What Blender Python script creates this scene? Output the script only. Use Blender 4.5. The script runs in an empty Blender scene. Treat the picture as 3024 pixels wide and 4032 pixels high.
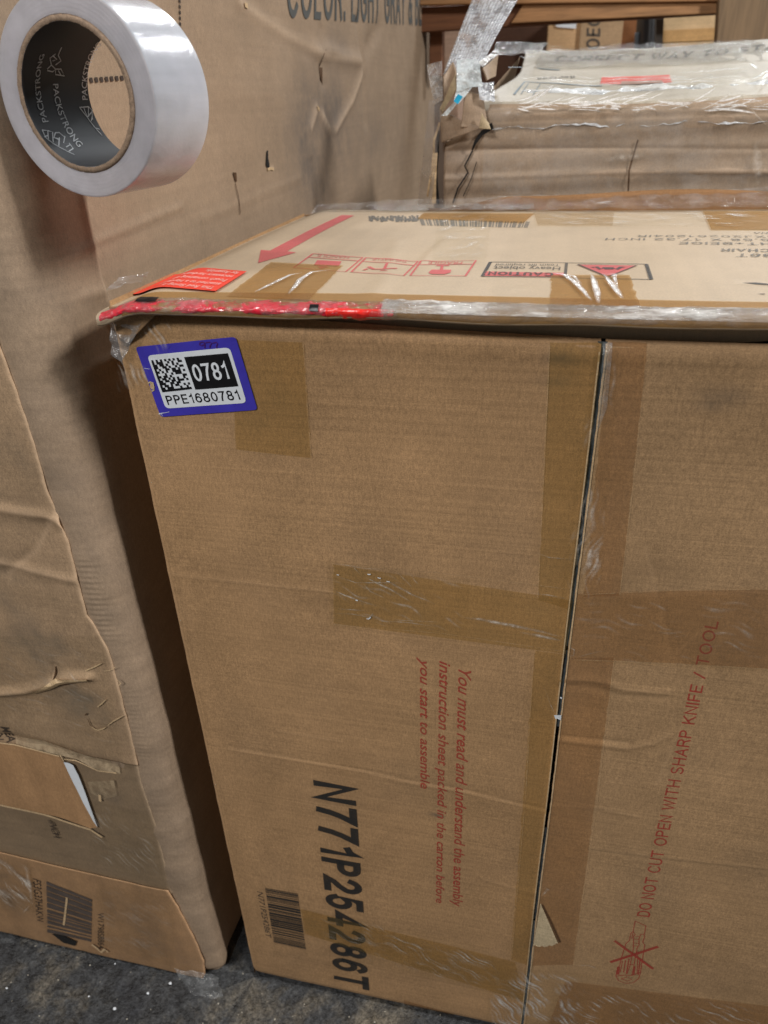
import bpy, bmesh, math, random
import numpy as np
from mathutils import Matrix, Vector
random.seed(7); rng = np.random.default_rng(7)
S = bpy.context.scene
# ------------------------------------------------------------------ camera
CAM = np.array([.395, -.6, 1.267])
ROT = np.array([[0.97636905, 0.2137431, -0.0318962], [0.07834418, -0.48762969, -0.86952831], [-0.20140921, 0.84648165, -0.49285206]])
FPX = 2850.0
cd = bpy.data.cameras.new('camera'); cam = bpy.data.objects.new('camera', cd); S.collection.objects.link(cam)
cd.sensor_fit = 'VERTICAL'; cd.sensor_height = 36; cd.sensor_width = 27; cd.lens = FPX/4032*36
cd.clip_start = .02; cd.clip_end = 100
m = Matrix.Identity(4)
for i in range(3):
    m[i][0] = ROT[0, i]; m[i][1] = -ROT[1, i]; m[i][2] = -ROT[2, i]; m[i][3] = CAM[i]
cam.matrix_world = m; S.camera = cam
cd.dof.use_dof = True; cd.dof.focus_distance = .72; cd.dof.aperture_fstop = 7.5
# ------------------------------------------------------------------ light
W = bpy.data.worlds.new('World'); S.world = W; W.use_nodes = True
bgn = W.node_tree.nodes['Background']; bgn.inputs[0].default_value = (.86, .84, .82, 1); bgn.inputs[1].default_value = .085
def lamp(name, loc, target, sx, sy, power, col=(1, .975, .95)):
    l = bpy.data.lights.new(name, 'AREA'); l.shape = 'RECTANGLE'; l.size = sx; l.size_y = sy; l.energy = power; l.color = col
    o = bpy.data.objects.new(name, l); S.collection.objects.link(o); o.location = loc
    o.rotation_euler = (Vector(target)-Vector(loc)).to_track_quat('-Z', 'Y').to_euler(); return o
lamp('ceiling_or_fill_lamp', (2.9, -.35, 3.15), (.1, .3, 1.0), .3, .6, 100)
lamp('ceiling_or_fill_lamp', (-.02, 2.92, 3.3), (-.02, 2.921, 0), .16, .62, 34, (.93, .97, 1))
lamp('ceiling_or_fill_lamp', (1.55, 3.35, 3.3), (1.55, 3.351, 0), .16, .95, 48, (.93, .97, 1))
lamp('ceiling_or_fill_lamp', (-.95, -2.7, 3.1), (.3, 0, .6), 1.0, .5, 78)  # added fill lamp for the front faces, no known fixture
S.view_settings.view_transform = 'Standard'; S.view_settings.look = 'None'; S.view_settings.exposure = .12; S.view_settings.gamma = 1

# ------------------------------------------------------------------ helpers
def ray(p):
    p = np.asarray(p, float); v = np.stack([p[..., 0]-1512, p[..., 1]-2016, np.full(p.shape[:-1], FPX)], -1); return v @ ROT
def hit(p, ax, val):
    d = ray(p); t = (val-CAM[ax])/d[..., ax]; return CAM+t[..., None]*d
def lin(*c):
    return tuple(((v/255+.055)/1.055)**2.4 if v > 10 else v/255/12.92 for v in c)+(1,)
def link(o, parent=None):
    S.collection.objects.link(o)
    if parent is not None:
        o.parent = parent; o.matrix_parent_inverse = parent.matrix_world.inverted()
    return o
def thing(name, label, cat, loc, group=None):
    o = bpy.data.objects.new(name, None); o.empty_display_size = .05; S.collection.objects.link(o); o.location = loc
    bpy.context.view_layer.update()
    o['label'] = label; o['category'] = cat
    if group: o['group'] = group
    return o
def mesh(name, v, f, mat, parent, smooth=False, attrs=None, label=None):
    me = bpy.data.meshes.new(name); me.from_pydata([tuple(map(float, q)) for q in v], [], f)
    if smooth: me.polygons.foreach_set('use_smooth', [True]*len(me.polygons))
    for k, a in (attrs or {}).items():
        at = me.attributes.new(k, 'FLOAT', 'POINT'); at.data.foreach_set('value', np.asarray(a, np.float32).ravel())
    if mat: me.materials.append(mat)
    me.update(); o = bpy.data.objects.new(name, me); link(o, parent)
    if label: o['label'] = label
    return o
def gridmesh(name, P, mat, parent, attrs=None, label=None, thick=0, smooth=True):
    nu, nv = P.shape[:2]; idx = np.arange(nu*nv).reshape(nu, nv)
    f = np.stack([idx[:-1, :-1], idx[1:, :-1], idx[1:, 1:], idx[:-1, 1:]], -1).reshape(-1, 4).tolist()
    o = mesh(name, P.reshape(-1, 3), f, mat, parent, smooth, attrs, label)
    if thick:
        md = o.modifiers.new('thickness', 'SOLIDIFY'); md.thickness = thick; md.offset = 0
    return o
def box(name, lo, hi, mat, parent, label=None, bevel=.002):
    bm = bmesh.new(); bmesh.ops.create_cube(bm, size=1)
    lo, hi = np.array(lo, float), np.array(hi, float)
    for v in bm.verts: v.co = [(lo[i]+hi[i])/2+v.co[i]*(hi[i]-lo[i]) for i in range(3)]
    if bevel: bmesh.ops.bevel(bm, geom=bm.edges[:], offset=bevel, segments=2, affect='EDGES')
    me = bpy.data.meshes.new(name); bm.to_mesh(me); bm.free(); me.materials.append(mat)
    o = bpy.data.objects.new(name, me); link(o, parent)
    if label: o['label'] = label
    return o
def sstep(a, b, x):
    t = np.clip((x-a)/(b-a), 0, 1); return t*t*(3-2*t)
def bil(q, nu, nv):
    q = [np.array(p, float) for p in q]; U, V = np.meshgrid(np.linspace(0, 1, nu), np.linspace(0, 1, nv), indexing='ij'); U, V = U[..., None], V[..., None]
    return (1-V)*((1-U)*q[0]+U*q[1])+V*((1-U)*q[3]+U*q[2])
class Waves:                                   # smooth random relief
    def __init__(s, n, f0, f1, seed, ridged=False, dim=2):
        r = np.random.default_rng(seed); s.f = r.uniform(f0, f1, n); d = r.normal(size=(n, dim)); s.d = d/np.linalg.norm(d, axis=1)[:, None]
        s.p = r.uniform(0, 6.28, n); s.r = ridged; s.n = n
    def __call__(s, *c):
        o = 0
        for k in range(s.n):
            a = sum(c[i]*s.d[k, i] for i in range(len(c)))*s.f[k]*6.283+s.p[k]
            o = o+((1-2*np.abs(np.sin(a/2)))*(s.f.mean()/s.f[k]) if s.r else np.sin(a))
        return o/s.n
def pdist(u, v, poly):                         # distance to a polyline, position along it
    best = np.full(np.shape(u), 1e9)
    for (a, b), (c, d) in zip(poly[:-1], poly[1:]):
        L = (c-a)**2+(d-b)**2+1e-12; t = np.clip(((u-a)*(c-a)+(v-b)*(d-b))/L, 0, 1)
        best = np.minimum(best, np.hypot(u-a-t*(c-a), v-b-t*(d-b)))
    return best

# ------------------------------------------------------------------ materials
def nt(name):
    m = bpy.data.materials.new(name); m.use_nodes = True; t = m.node_tree; t.nodes.clear()
    o = t.nodes.new('ShaderNodeOutputMaterial'); return m, t, o
def N(t, typ, **kw):
    n = t.nodes.new('ShaderNode'+typ)
    for k, v in kw.items():
        if k.startswith('i_'): n.inputs[k[2:].replace('_', ' ')].default_value = v
        else: setattr(n, k, v)
    return n
def noise(t, vec, scale, detail=3, rough=.55, sc=None):
    if sc:
        mp = N(t, 'Mapping'); mp.inputs['Scale'].default_value = sc; t.links.new(vec, mp.inputs[0]); vec = mp.outputs[0]
    n = N(t, 'TexNoise'); n.inputs['Scale'].default_value = scale; n.inputs['Detail'].default_value = detail; n.inputs['Roughness'].default_value = rough
    t.links.new(vec, n.inputs['Vector']); return n.outputs['Fac']
def ramp(t, fac, pts):
    r = N(t, 'ValToRGB'); t.links.new(fac, r.inputs[0]); e = r.color_ramp.elements
    e[0].position, e[0].color = pts[0][0], (*pts[0][1][:3], 1); e[1].position, e[1].color = pts[-1][0], (*pts[-1][1][:3], 1)
    for p, c in pts[1:-1]:
        q = e.new(p); q.color = (*c[:3], 1)
    return r.outputs[0]
def g(v): return (v, v, v)
def mixc(t, mode, fac, a, b):
    n = N(t, 'MixRGB', blend_type=mode)
    for k, x in ((0, fac), (1, a), (2, b)):
        if hasattr(x, 'is_output'): t.links.new(x, n.inputs[k])
        elif k == 0: n.inputs[0].default_value = x
        else: n.inputs[k].default_value = (*x[:3], 1)
    return n.outputs[0]
def math_(t, op, a, b=0, c=None, clamp=False):
    n = N(t, 'Math', operation=op); n.use_clamp = clamp
    for k, x in enumerate([a, b]+([c] if c is not None else [])):
        if hasattr(x, 'is_output'): t.links.new(x, n.inputs[k])
        else: n.inputs[k].default_value = x
    return n.outputs[0]
def cardboard(name, col, rib=(3, 3, 260), ribamt=.10, mottle=.16, rough=.72, dirt_shade_col=(.10, .085, .07), bump=.25, speck=.22, spec=.3, fold=0):
    m, t, out = nt(name); tc = N(t, 'TexCoord').outputs['Object']
    c = col[:3]
    fib = noise(t, tc, 900, 3, .7)
    fib2 = noise(t, tc, 420, 2, .6, (1, 1, .35))
    mot = noise(t, tc, 9, 5, .6)
    mot2 = noise(t, tc, 38, 4, .65)
    ribs = noise(t, tc, 1, 2, .5, rib)
    r1 = mixc(t, 'MULTIPLY', 1, c, ramp(t, fib, [(.3, g(1-speck)), (.7, g(1+speck*.75))]))
    r2 = mixc(t, 'MULTIPLY', 1, r1, ramp(t, fib2, [(.3, g(1-speck*.5)), (.7, g(1+speck*.4))]))
    r3 = mixc(t, 'MULTIPLY', 1, r2, ramp(t, mot, [(.3, (1-mottle, 1-mottle*1.05, 1-mottle*1.2)), (.7, (1+mottle*.6, 1+mottle*.55, 1+mottle*.5))]))
    r4 = mixc(t, 'MULTIPLY', 1, r3, ramp(t, mot2, [(.3, g(1-mottle*.4)), (.7, g(1+mottle*.3))]))
    r5 = mixc(t, 'MULTIPLY', 1, r4, ramp(t, ribs, [(.3, g(1-ribamt)), (.7, g(1+ribamt*.6))]))
    dirt = N(t, 'Attribute', attribute_name='dirt').outputs['Fac']; pale = N(t, 'Attribute', attribute_name='pale').outputs['Fac']  # mask holds stains and dirt, plus shade painted on the top panel
    dn = math_(t, 'MULTIPLY', dirt, ramp(t, noise(t, tc, 30, 5, .7), [(.28, g(.4)), (.66, g(1.1))]), clamp=True)
    pn = math_(t, 'MULTIPLY', pale, ramp(t, noise(t, tc, 120, 3, .7), [(.3, g(.5)), (.6, g(1))]), clamp=True)
    r6 = mixc(t, 'MIX', dn, r5, dirt_shade_col)
    r7 = mixc(t, 'MIX', pn, r6, tuple(min(.85, q*1.7+.06) for q in c))
    b = N(t, 'BsdfPrincipled'); b.inputs['Roughness'].default_value = rough; b.inputs['Specular IOR Level'].default_value = spec
    t.links.new(r7, b.inputs['Base Color'])
    h = math_(t, 'ADD', math_(t, 'MULTIPLY', fib, .35), math_(t, 'MULTIPLY', ribs, .9)); h = math_(t, 'ADD', h, math_(t, 'MULTIPLY', mot2, 1.6))
    bp = N(t, 'Bump'); bp.inputs['Strength'].default_value = bump; bp.inputs['Distance'].default_value = .0008
    t.links.new(h, bp.inputs['Height']); t.links.new(bp.outputs[0], b.inputs['Normal']); t.links.new(b.outputs[0], out.inputs[0]); return m
def plain(name, col, rough=.6, var=.15, scale=60, bump=.1, metal=0, sc=None, sss=0, coat=0, spec=.5):
    m, t, out = nt(name); tc = N(t, 'TexCoord').outputs['Object']; n = noise(t, tc, scale, 4, .6, sc)
    c = mixc(t, 'MULTIPLY', 1, col, ramp(t, n, [(.3, g(1-var)), (.7, g(1+var*.7))]))
    b = N(t, 'BsdfPrincipled'); t.links.new(c, b.inputs['Base Color']); b.inputs['Roughness'].default_value = rough; b.inputs['Metallic'].default_value = metal
    b.inputs['Coat Weight'].default_value = coat; b.inputs['Specular IOR Level'].default_value = spec
    if sss: b.inputs['Subsurface Weight'].default_value = sss; b.inputs['Subsurface Radius'].default_value = (.01, .01, .012); b.inputs['Subsurface Scale'].default_value = 1
    bp = N(t, 'Bump'); bp.inputs['Strength'].default_value = bump; bp.inputs['Distance'].default_value = .001
    t.links.new(n, bp.inputs['Height']); t.links.new(bp.outputs[0], b.inputs['Normal']); t.links.new(b.outputs[0], out.inputs[0]); return m
def ink(name, col, gaps=.25, scale=500, rough=.6):
    m, t, out = nt(name); tc = N(t, 'TexCoord').outputs['Object']
    d = N(t, 'BsdfPrincipled'); d.inputs['Base Color'].default_value = col; d.inputs['Roughness'].default_value = rough; tr = N(t, 'BsdfTransparent'); mx = N(t, 'MixShader')
    f = math_(t, 'MULTIPLY', ramp(t, noise(t, tc, scale, 3, .7), [(.3, g(1-gaps*1.6)), (.6, g(1-gaps*.5))]), ramp(t, noise(t, tc, 14, 3, .6), [(.35, g(1-gaps)), (.6, g(1))]))
    t.links.new(f, mx.inputs[0]); t.links.new(tr.outputs[0], mx.inputs[1]); t.links.new(d.outputs[0], mx.inputs[2]); t.links.new(mx.outputs[0], out.inputs[0]); return m
def tapemat(name, tint, body, fac=.22, rough=.3, bscale=40, bump=.3, sc=None):
    m, t, out = nt(name); tc = N(t, 'TexCoord').outputs['Object']
    tr = N(t, 'BsdfTransparent'); tr.inputs[0].default_value = (*tint, 1)
    n1 = noise(t, tc, bscale, 5, .65, sc); n2 = noise(t, tc, 7, 4, .6)
    d = N(t, 'BsdfPrincipled'); d.inputs['Base Color'].default_value = (*body, 1); d.inputs['Roughness'].default_value = rough
    bp = N(t, 'Bump'); bp.inputs['Strength'].default_value = bump; bp.inputs['Distance'].default_value = .002; t.links.new(n1, bp.inputs['Height']); t.links.new(bp.outputs[0], d.inputs['Normal'])
    mx = N(t, 'MixShader'); t.links.new(ramp(t, n2, [(.35, g(fac*.6)), (.65, g(fac*1.5))]), mx.inputs[0])
    t.links.new(tr.outputs[0], mx.inputs[1]); t.links.new(d.outputs[0], mx.inputs[2]); t.links.new(mx.outputs[0], out.inputs[0]); return m
def filmmat(name, veil=.12, rough=.12, scale=55, bump=.8, tint=(.97, .97, .96), veilcol=(.8, .83, .85), spec=.5, soft=False, sc=None):
    # clear stretch film: see-through, glossy, its white veil paints in highlights
    m, t, out = nt(name); tc = N(t, 'TexCoord').outputs['Object']
    tr = N(t, 'BsdfTransparent'); tr.inputs[0].default_value = (*tint, 1)
    n1 = noise(t, tc, scale, 5, .6, sc); n2 = noise(t, tc, scale*.5, 6, .7, sc); sf = N(t, 'Attribute', attribute_name='soft').outputs['Fac'] if soft else 1.0
    bp = N(t, 'Bump'); bp.inputs['Strength'].default_value = bump; bp.inputs['Distance'].default_value = .006; t.links.new(n1, bp.inputs['Height'])
    gl = N(t, 'BsdfGlossy'); gl.inputs['Roughness'].default_value = rough; t.links.new(bp.outputs[0], gl.inputs['Normal'])
    df = N(t, 'BsdfDiffuse'); df.inputs[0].default_value = (*veilcol, 1); t.links.new(bp.outputs[0], df.inputs['Normal'])
    fr = N(t, 'Fresnel'); fr.inputs[0].default_value = 1.6; t.links.new(bp.outputs[0], fr.inputs['Normal'])
    a = N(t, 'MixShader'); t.links.new(math_(t, 'MULTIPLY', ramp(t, n2, [(.42, g(veil*.5)), (.5, g(veil)), (.62, g(min(1, veil*2.6)))]), sf), a.inputs[0]); t.links.new(tr.outputs[0], a.inputs[1]); t.links.new(df.outputs[0], a.inputs[2])
    b = N(t, 'MixShader'); t.links.new(math_(t, 'MULTIPLY', math_(t, 'MULTIPLY_ADD', fr.outputs[0], 1.5*spec, .01, True), sf), b.inputs[0]); t.links.new(a.outputs[0], b.inputs[1]); t.links.new(gl.outputs[0], b.inputs[2])
    t.links.new(b.outputs[0], out.inputs[0]); return m

KRAFT = cardboard('kraft_front', lin(178, 142, 103), rib=(2, 3, 330), ribamt=.10, speck=.32)
KRAFT_R = cardboard('kraft_front_right', lin(174, 141, 104), rib=(2, 3, 300), ribamt=.11, speck=.30)
KTOP = cardboard('kraft_top', lin(193, 172, 144), rib=(60, 2, 3), ribamt=.04, mottle=.07, rough=.5, speck=.12, dirt_shade_col=(.30, .24, .17))
KWALL = cardboard('kraft_wall', lin(166, 143, 119), rib=(2, 3, 120), ribamt=.05, mottle=.12, dirt_shade_col=(.15, .125, .105))
KTALL = cardboard('kraft_tall_front', lin(172, 144, 114), rib=(3, 3, 200), ribamt=.08, mottle=.22, speck=.32, dirt_shade_col=(.15, .12, .088))
KBACK = cardboard('kraft_back', lin(174, 152, 130), rib=(2, 3, 24), ribamt=.05, mottle=.14, rough=.5)
KPALE = cardboard('kraft_pale', lin(190, 181, 165), mottle=.08, rib=(3, 3, 60), rough=.5)
KORANGE = cardboard('kraft_orange', lin(176, 138, 100), rib=(30, 3, 4), ribamt=.12, mottle=.1, rough=.5)
KDARK = cardboard('kraft_inner', lin(90, 66, 45), mottle=.1)
RAW = cardboard('torn_edge', lin(206, 178, 140), speck=.3, mottle=.1)
PULP = cardboard('torn_pulp', lin(205, 186, 152), speck=.25, mottle=.12, bump=.6)
DARK = plain('gap_dark', lin(16, 13, 11), .9)
SEAM = plain('seam_film', lin(78, 86, 90), .3, .5, 160, .3)
BLACK = ink('black_print', lin(38, 38, 38), .12)
BLACKF = ink('faded_black_print', lin(64, 60, 56), .22)
REDP = ink('red_print', lin(168, 62, 50), .22)
REDT = ink('red_top_print', lin(208, 92, 92), .16)
GREYP = ink('grey_print', lin(112, 108, 100), .35)
TAPE = tapemat('brown_tape', (.95, .90, .76), (.40, .28, .13), .15, .34)
TAPE_E = ink('tape_edge', lin(196, 164, 122), .75, 300)
TAPE2 = tapemat('brown_tape_reddish', (.94, .87, .78), (.36, .24, .15), .15, .34)
TAPET = tapemat('brown_tape_top', (.84, .70, .50), (.52, .34, .16), .28, .3)
FILM = filmmat('stretch_film', .10, spec=.3)
FILMW = filmmat('film_painted_sheen', .30, .12, 110, 1, veilcol=(.96, .95, .93), spec=.2, sc=(.22, 1, 1))  # white veil painted in for the film's silvery sheen
FILMF = filmmat('film_faint', .06, .25, 30, .6, veilcol=(.75, .7, .64), spec=.12)
WRINK = filmmat('wrinkle_highlight', 1.0, .2, 200, .4, veilcol=(.97, .97, .97), spec=.3, soft=True)  # white diffuse streaks stand in for highlights on film wrinkles
WRINKF = filmmat('wrinkle_highlight_faint', .24, .3, 200, .4, veilcol=(.88, .80, .70), spec=.15, soft=True)
WHITE = plain('white_paper', lin(226, 232, 238), .45, .03, 200, .03)
PURPLE = plain('violet_sticker', lin(66, 58, 178), .38, .10, 60, .04, coat=.2)
LBLACK = plain('label_black', lin(16, 16, 20), .4, .1)
PEN = plain('pen_ink', lin(70, 18, 110), .5)
REDSTK = plain('red_sticker', lin(238, 62, 42), .45, .05, 80, .04)
STKTXT = plain('sticker_lettering', lin(245, 190, 180), .5)
WOOD = plain('pallet_wood', lin(168, 124, 82), .7, .35, 3, .3, sc=(3, 3, 40))
WOODV = plain('post_wood', lin(132, 108, 80), .7, .3, 3, .3, sc=(40, 3, 2))
WOODD = plain('dark_wood', lin(116, 74, 46), .7, .3, 3, .3, sc=(3, 3, 40))

# ------------------------------------------------------------------ flat prints laid on a surface
# every print is drawn in photo pixels on the plane it is printed on, turned into points of that plane,
# then laid a hair above the surface by lay(points)
def refine(bm, maxlen):
    for _ in range(5):
        es = [e for e in bm.edges if e.calc_length() > maxlen]
        if not es: break
        bmesh.ops.subdivide_edges(bm, edges=es, cuts=1); bmesh.ops.triangulate(bm, faces=[f for f in bm.faces if len(f.verts) > 4])
class Surf:
    def __init__(s, ax, val, fn, off, sign, maxlen=.012): s.ax, s.val, s.fn, s.off, s.sign, s.maxlen = ax, val, fn, off, sign, maxlen
    def pt(s, px): return hit(np.asarray(px, float), s.ax, s.val)
    def lay(s, P, extra=0):
        P = np.array(P, float); o = [i for i in range(3) if i != s.ax]
        P[..., s.ax] = s.fn(P[..., o[0]], P[..., o[1]])+s.sign*(s.off+extra); return P
    def finish(s, name, bm, mat, parent, extra=0, label=None, refine_=True):
        if refine_: refine(bm, s.maxlen)
        co = np.array([v.co[:] for v in bm.verts]); 
        if len(co) == 0: return None
        co = s.lay(co, extra)
        for v, c in zip(bm.verts, co): v.co = c
        me = bpy.data.meshes.new(name); bm.to_mesh(me); bm.free(); me.materials.append(mat)
        o = bpy.data.objects.new(name, me); link(o, parent)
        if label: o['label'] = label
        return o
    def poly(s, name, polys, mat, parent, extra=0, label=None):
        bm = bmesh.new()
        for p in polys:
            bm.faces.new([bm.verts.new(q) for q in s.pt(p)])
        bmesh.ops.triangulate(bm, faces=bm.faces[:])
        return s.finish(name, bm, mat, parent, extra, label)
    def sheet(s, name, q, mat, parent, extra=0, label=None, step=.006, jag=0):
        q = s.pt(q); L = max(np.linalg.norm(q[1]-q[0]), np.linalg.norm(q[2]-q[3])); H = max(np.linalg.norm(q[3]-q[0]), np.linalg.norm(q[2]-q[1]))
        nu, nv = max(3, int(L/step)), max(3, int(H/step)); u = np.linspace(0, 1, nu)[:, None, None]; v = np.linspace(0, 1, nv)[None, :, None]
        P = (1-u)*(1-v)*q[0]+u*(1-v)*q[1]+u*v*q[2]+(1-u)*v*q[3]
        if jag: P[0] += rng.normal(size=P[0].shape)*jag; P[-1] += rng.normal(size=P[-1].shape)*jag
        return gridmesh(name, s.lay(P, extra), mat, parent, label=label)
    def strokes(s, name, lines, w, mat, parent, extra=0, label=None, taper=False, px=True):
        bm = bmesh.new(); so = bm.verts.layers.float.new('soft')
        for ln in lines:
            wd = w
            if isinstance(ln, tuple): ln, wd = ln
            P = s.pt(ln) if px else np.array(ln, float); n = len(P)
            nrm = np.zeros(3); nrm[s.ax] = 1; vs = []
            for i in range(n):
                d = P[min(i+1, n-1)]-P[max(i-1, 0)]; sd = np.cross(nrm, d); sd /= np.linalg.norm(sd)+1e-9
                k = (.25+.75*math.sin(math.pi*(i+.3)/(n-.4))) if taper else 1
                if taper:
                    o3 = np.zeros(3); o3[s.ax] = 0; vv = [bm.verts.new(P[i]+sd*wd*k*e_) for e_ in (-.75, 0, .75)]; vv[1][so] = 1 if 0 < i < n-1 else 0
                else: vv = [bm.verts.new(P[i]+sd*wd*k/2), bm.verts.new(P[i]-sd*wd*k/2)]
                vs.append(vv)
            for a, b in zip(vs[:-1], vs[1:]):
                for c in range(len(a)-1): bm.faces.new([a[c], a[c+1], b[c+1], b[c]])
        return s.finish(name, bm, mat, parent, extra, label)
    def text(s, name, body, q, mat, parent, extra=0, bold=0, shear=0, label=None, spacing=1):
        q = s.pt(q); cu = bpy.data.curves.new('lettering', 'FONT'); cu.body = body; cu.offset = bold; cu.shear = shear; cu.resolution_u = 4; cu.space_character = spacing
        ob = bpy.data.objects.new('lettering', cu); S.collection.objects.link(ob); dg = bpy.context.evaluated_depsgraph_get()
        me = bpy.data.meshes.new_from_object(ob.evaluated_get(dg)); bpy.data.objects.remove(ob)
        bm = bmesh.new(); bm.from_mesh(me); bpy.data.meshes.remove(me)
        xs = [v.co.x for v in bm.verts]; x0, x1 = min(xs), max(xs); h = .70
        for v in bm.verts:
            u = (v.co.x-x0)/(x1-x0); w = v.co.y/h
            v.co = (1-u)*(1-w)*q[0]+u*(1-w)*q[1]+u*w*q[2]+(1-u)*w*q[3]
        return s.finish(name, bm, mat, parent, extra, label)
def Z(scale, ox, oy): return lambda *p: [(ox+a/scale, oy+b/scale) for a, b in p]
z4 = Z(1.185, 350, 750); z5 = Z(1.253, 1700, 750); z6 = Z(1.508, 1100, 780); z7 = Z(1.7955, 2100, 780); ov = Z(1/1.8228, 0, 0)
r1 = Z(1.276, 900, 2900); r2 = Z(1.0886, 1500, 2400); r3 = Z(1.3825, 1200, 2100); zs = Z(2.765, 500, 1270); z8 = Z(3.318, 2300, 3500)
w2 = Z(1.659, 800, 0); t1 = Z(2.37, 1680, 0); t2 = Z(2.2914, 2300, 0); b3 = Z(1.165, 1600, 0); zr = Z(1.8433, 0, 0)
f4 = Z(3.16, 0, 2600); f5 = Z(3.318, 0, 3250); f7 = Z(1.145, 0, 2100)


def arc(cx, cy, rx, ry, a0, a1, n=12):
    return [(cx+rx*math.cos(math.radians(a0+(a1-a0)*k/n)), cy+ry*math.sin(math.radians(a0+(a1-a0)*k/n))) for k in range(n+1)]
def GL(c):      # plain grotesque capitals and figures: (width, centre lines)
    D = {'0': (.46, [arc(.23, .5, .23, .5, 90, 450, 28)]), 'O': (.62, [arc(.31, .5, .31, .5, 90, 450, 28)]),
     '1': (.30, [[(.05, .76), (.15, .81), (.22, .9), (.25, 1), (.25, 0)]]), '7': (.44, [[(0, 1), (.44, 1), (.27, .6), (.19, .3), (.15, 0)]]),
     '2': (.46, [arc(.23, .72, .22, .28, 165, -25, 12)+[(.30, .40), (.1, .2), (0, .0), (.46, 0)]]),
     '3': (.44, [arc(.21, .76, .20, .24, 160, -90, 12)+arc(.21, .26, .23, .26, 90, -165, 14)]),
     '4': (.48, [[(.36, 0), (.36, 1), (.0, .28), (.50, .28)]]), '5': (.46, [[(.42, 1), (.09, 1), (.03, .5)]+arc(.22, .32, .23, .32, 140, -160, 14)]),
     '6': (.46, [arc(.25, .72, .20, .28, 30, 160, 8)+arc(.23, .32, .23, .32, 175, 535, 24)]),
     '8': (.46, [arc(.23, .75, .195, .25, 270, 630, 20), arc(.23, .25, .23, .27, 90, 450, 22)]),
     '9': (.46, [arc(.23, .68, .23, .32, 0, 360, 22)+arc(.22, .3, .235, .3, 10, -150, 10)]),
     'N': (.50, [[(0, 0), (0, 1), (.50, 0), (.50, 1)]]), 'P': (.46, [[(0, 0), (0, 1), (.24, 1)]+arc(.24, .74, .21, .26, 90, -90, 10)+[(.02, .48)]]),
     'T': (.54, [[(0, 1), (.54, 1)], [(.27, .95), (.27, 0)]]), 'E': (.42, [[(.42, 1), (0, 1), (0, 0), (.43, 0)], [(.04, .52), (.38, .52)]]), 'F': (.40, [[(.40, 1), (0, 1), (0, 0)], [(.04, .52), (.34, .52)]]),
     'C': (.56, [arc(.30, .5, .30, .5, 42, 318, 22)]), 'G': (.58, [arc(.30, .5, .30, .5, 42, 330, 22)+[(.58, .24), (.58, .46), (.34, .46)]]),
     'L': (.38, [[(0, 1), (0, 0), (.38, 0)]]), 'R': (.48, [[(0, 0), (0, 1), (.26, 1)]+arc(.26, .75, .20, .25, 90, -90, 10)+[(.03, .5)], [(.27, .47), (.36, .4), (.48, 0)]]),
     'I': (.0, [[(0, 0), (0, 1)]]), 'H': (.50, [[(0, 0), (0, 1)], [(.50, 0), (.50, 1)], [(.04, .52), (.46, .52)]]), 'A': (.54, [[(0, 0), (.27, 1), (.54, 0)], [(.12, .33), (.42, .33)]]),
     'Y': (.52, [[(0, 1), (.26, .45), (.52, 1)], [(.26, .42), (.26, 0)]]), 'D': (.52, [[(.24, 0), (0, 0), (0, 1), (.22, 1)]+arc(.22, .5, .30, .5, 90, -90, 14)]),
     'U': (.50, [[(0, 1), (0, .3)]+arc(.25, .28, .25, .28, 180, 360, 12)+[(.50, 1)]]), 'W': (.78, [[(0, 1), (.19, 0), (.39, .95), (.59, 0), (.78, 1)]]), 'M': (.58, [[(0, 0), (0, 1), (.29, .1), (.58, 1), (.58, 0)]]),
     'S': (.48, [arc(.24, .76, .21, .24, 35, 230, 12)+[(.24, .5)]+arc(.24, .25, .24, .26, 70, -150, 14)]), 'K': (.50, [[(0, 0), (0, 1)], [(.48, 1), (.03, .38)], [(.17, .56), (.50, 0)]]), 'X': (.5, [[(0, 0), (.5, 1)], [(0, 1), (.5, 0)]]),
     'B': (.48, [[(.26, .52), (0, .52), (0, 1), (.24, 1)]+arc(.24, .77, .2, .24, 90, -90, 10), [(0, .52), (0, 0), (.26, 0)]+arc(.25, .26, .22, .26, -90, 90, 10)]), '/': (.28, [[(0, 0), (.28, 1)]]), ':': (.0, [[(0, .0), (0, .06)], [(0, .6), (0, .66)]]), '.': (.0, [[(0, 0), (0, .05)]]),
     '&': (.56, [[(.56, 0), (.18, .62)]+arc(.27, .8, .13, .2, 215, -40, 10)+[(.08, .42)]+arc(.2, .22, .2, .22, 130, 320, 10)+[(.5, .42)]]), '+': (.4, [[(0, .4), (.4, .4)], [(.2, .2), (.2, .6)]]), 'J': (.36, [[(.36, 1), (.36, .25)]+arc(.18, .22, .18, .22, 0, -180, 10)]), 'V': (.5, [[(0, 1), (.25, 0), (.5, 1)]]), ' ': (.12, [])}
    return D[c]
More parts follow.
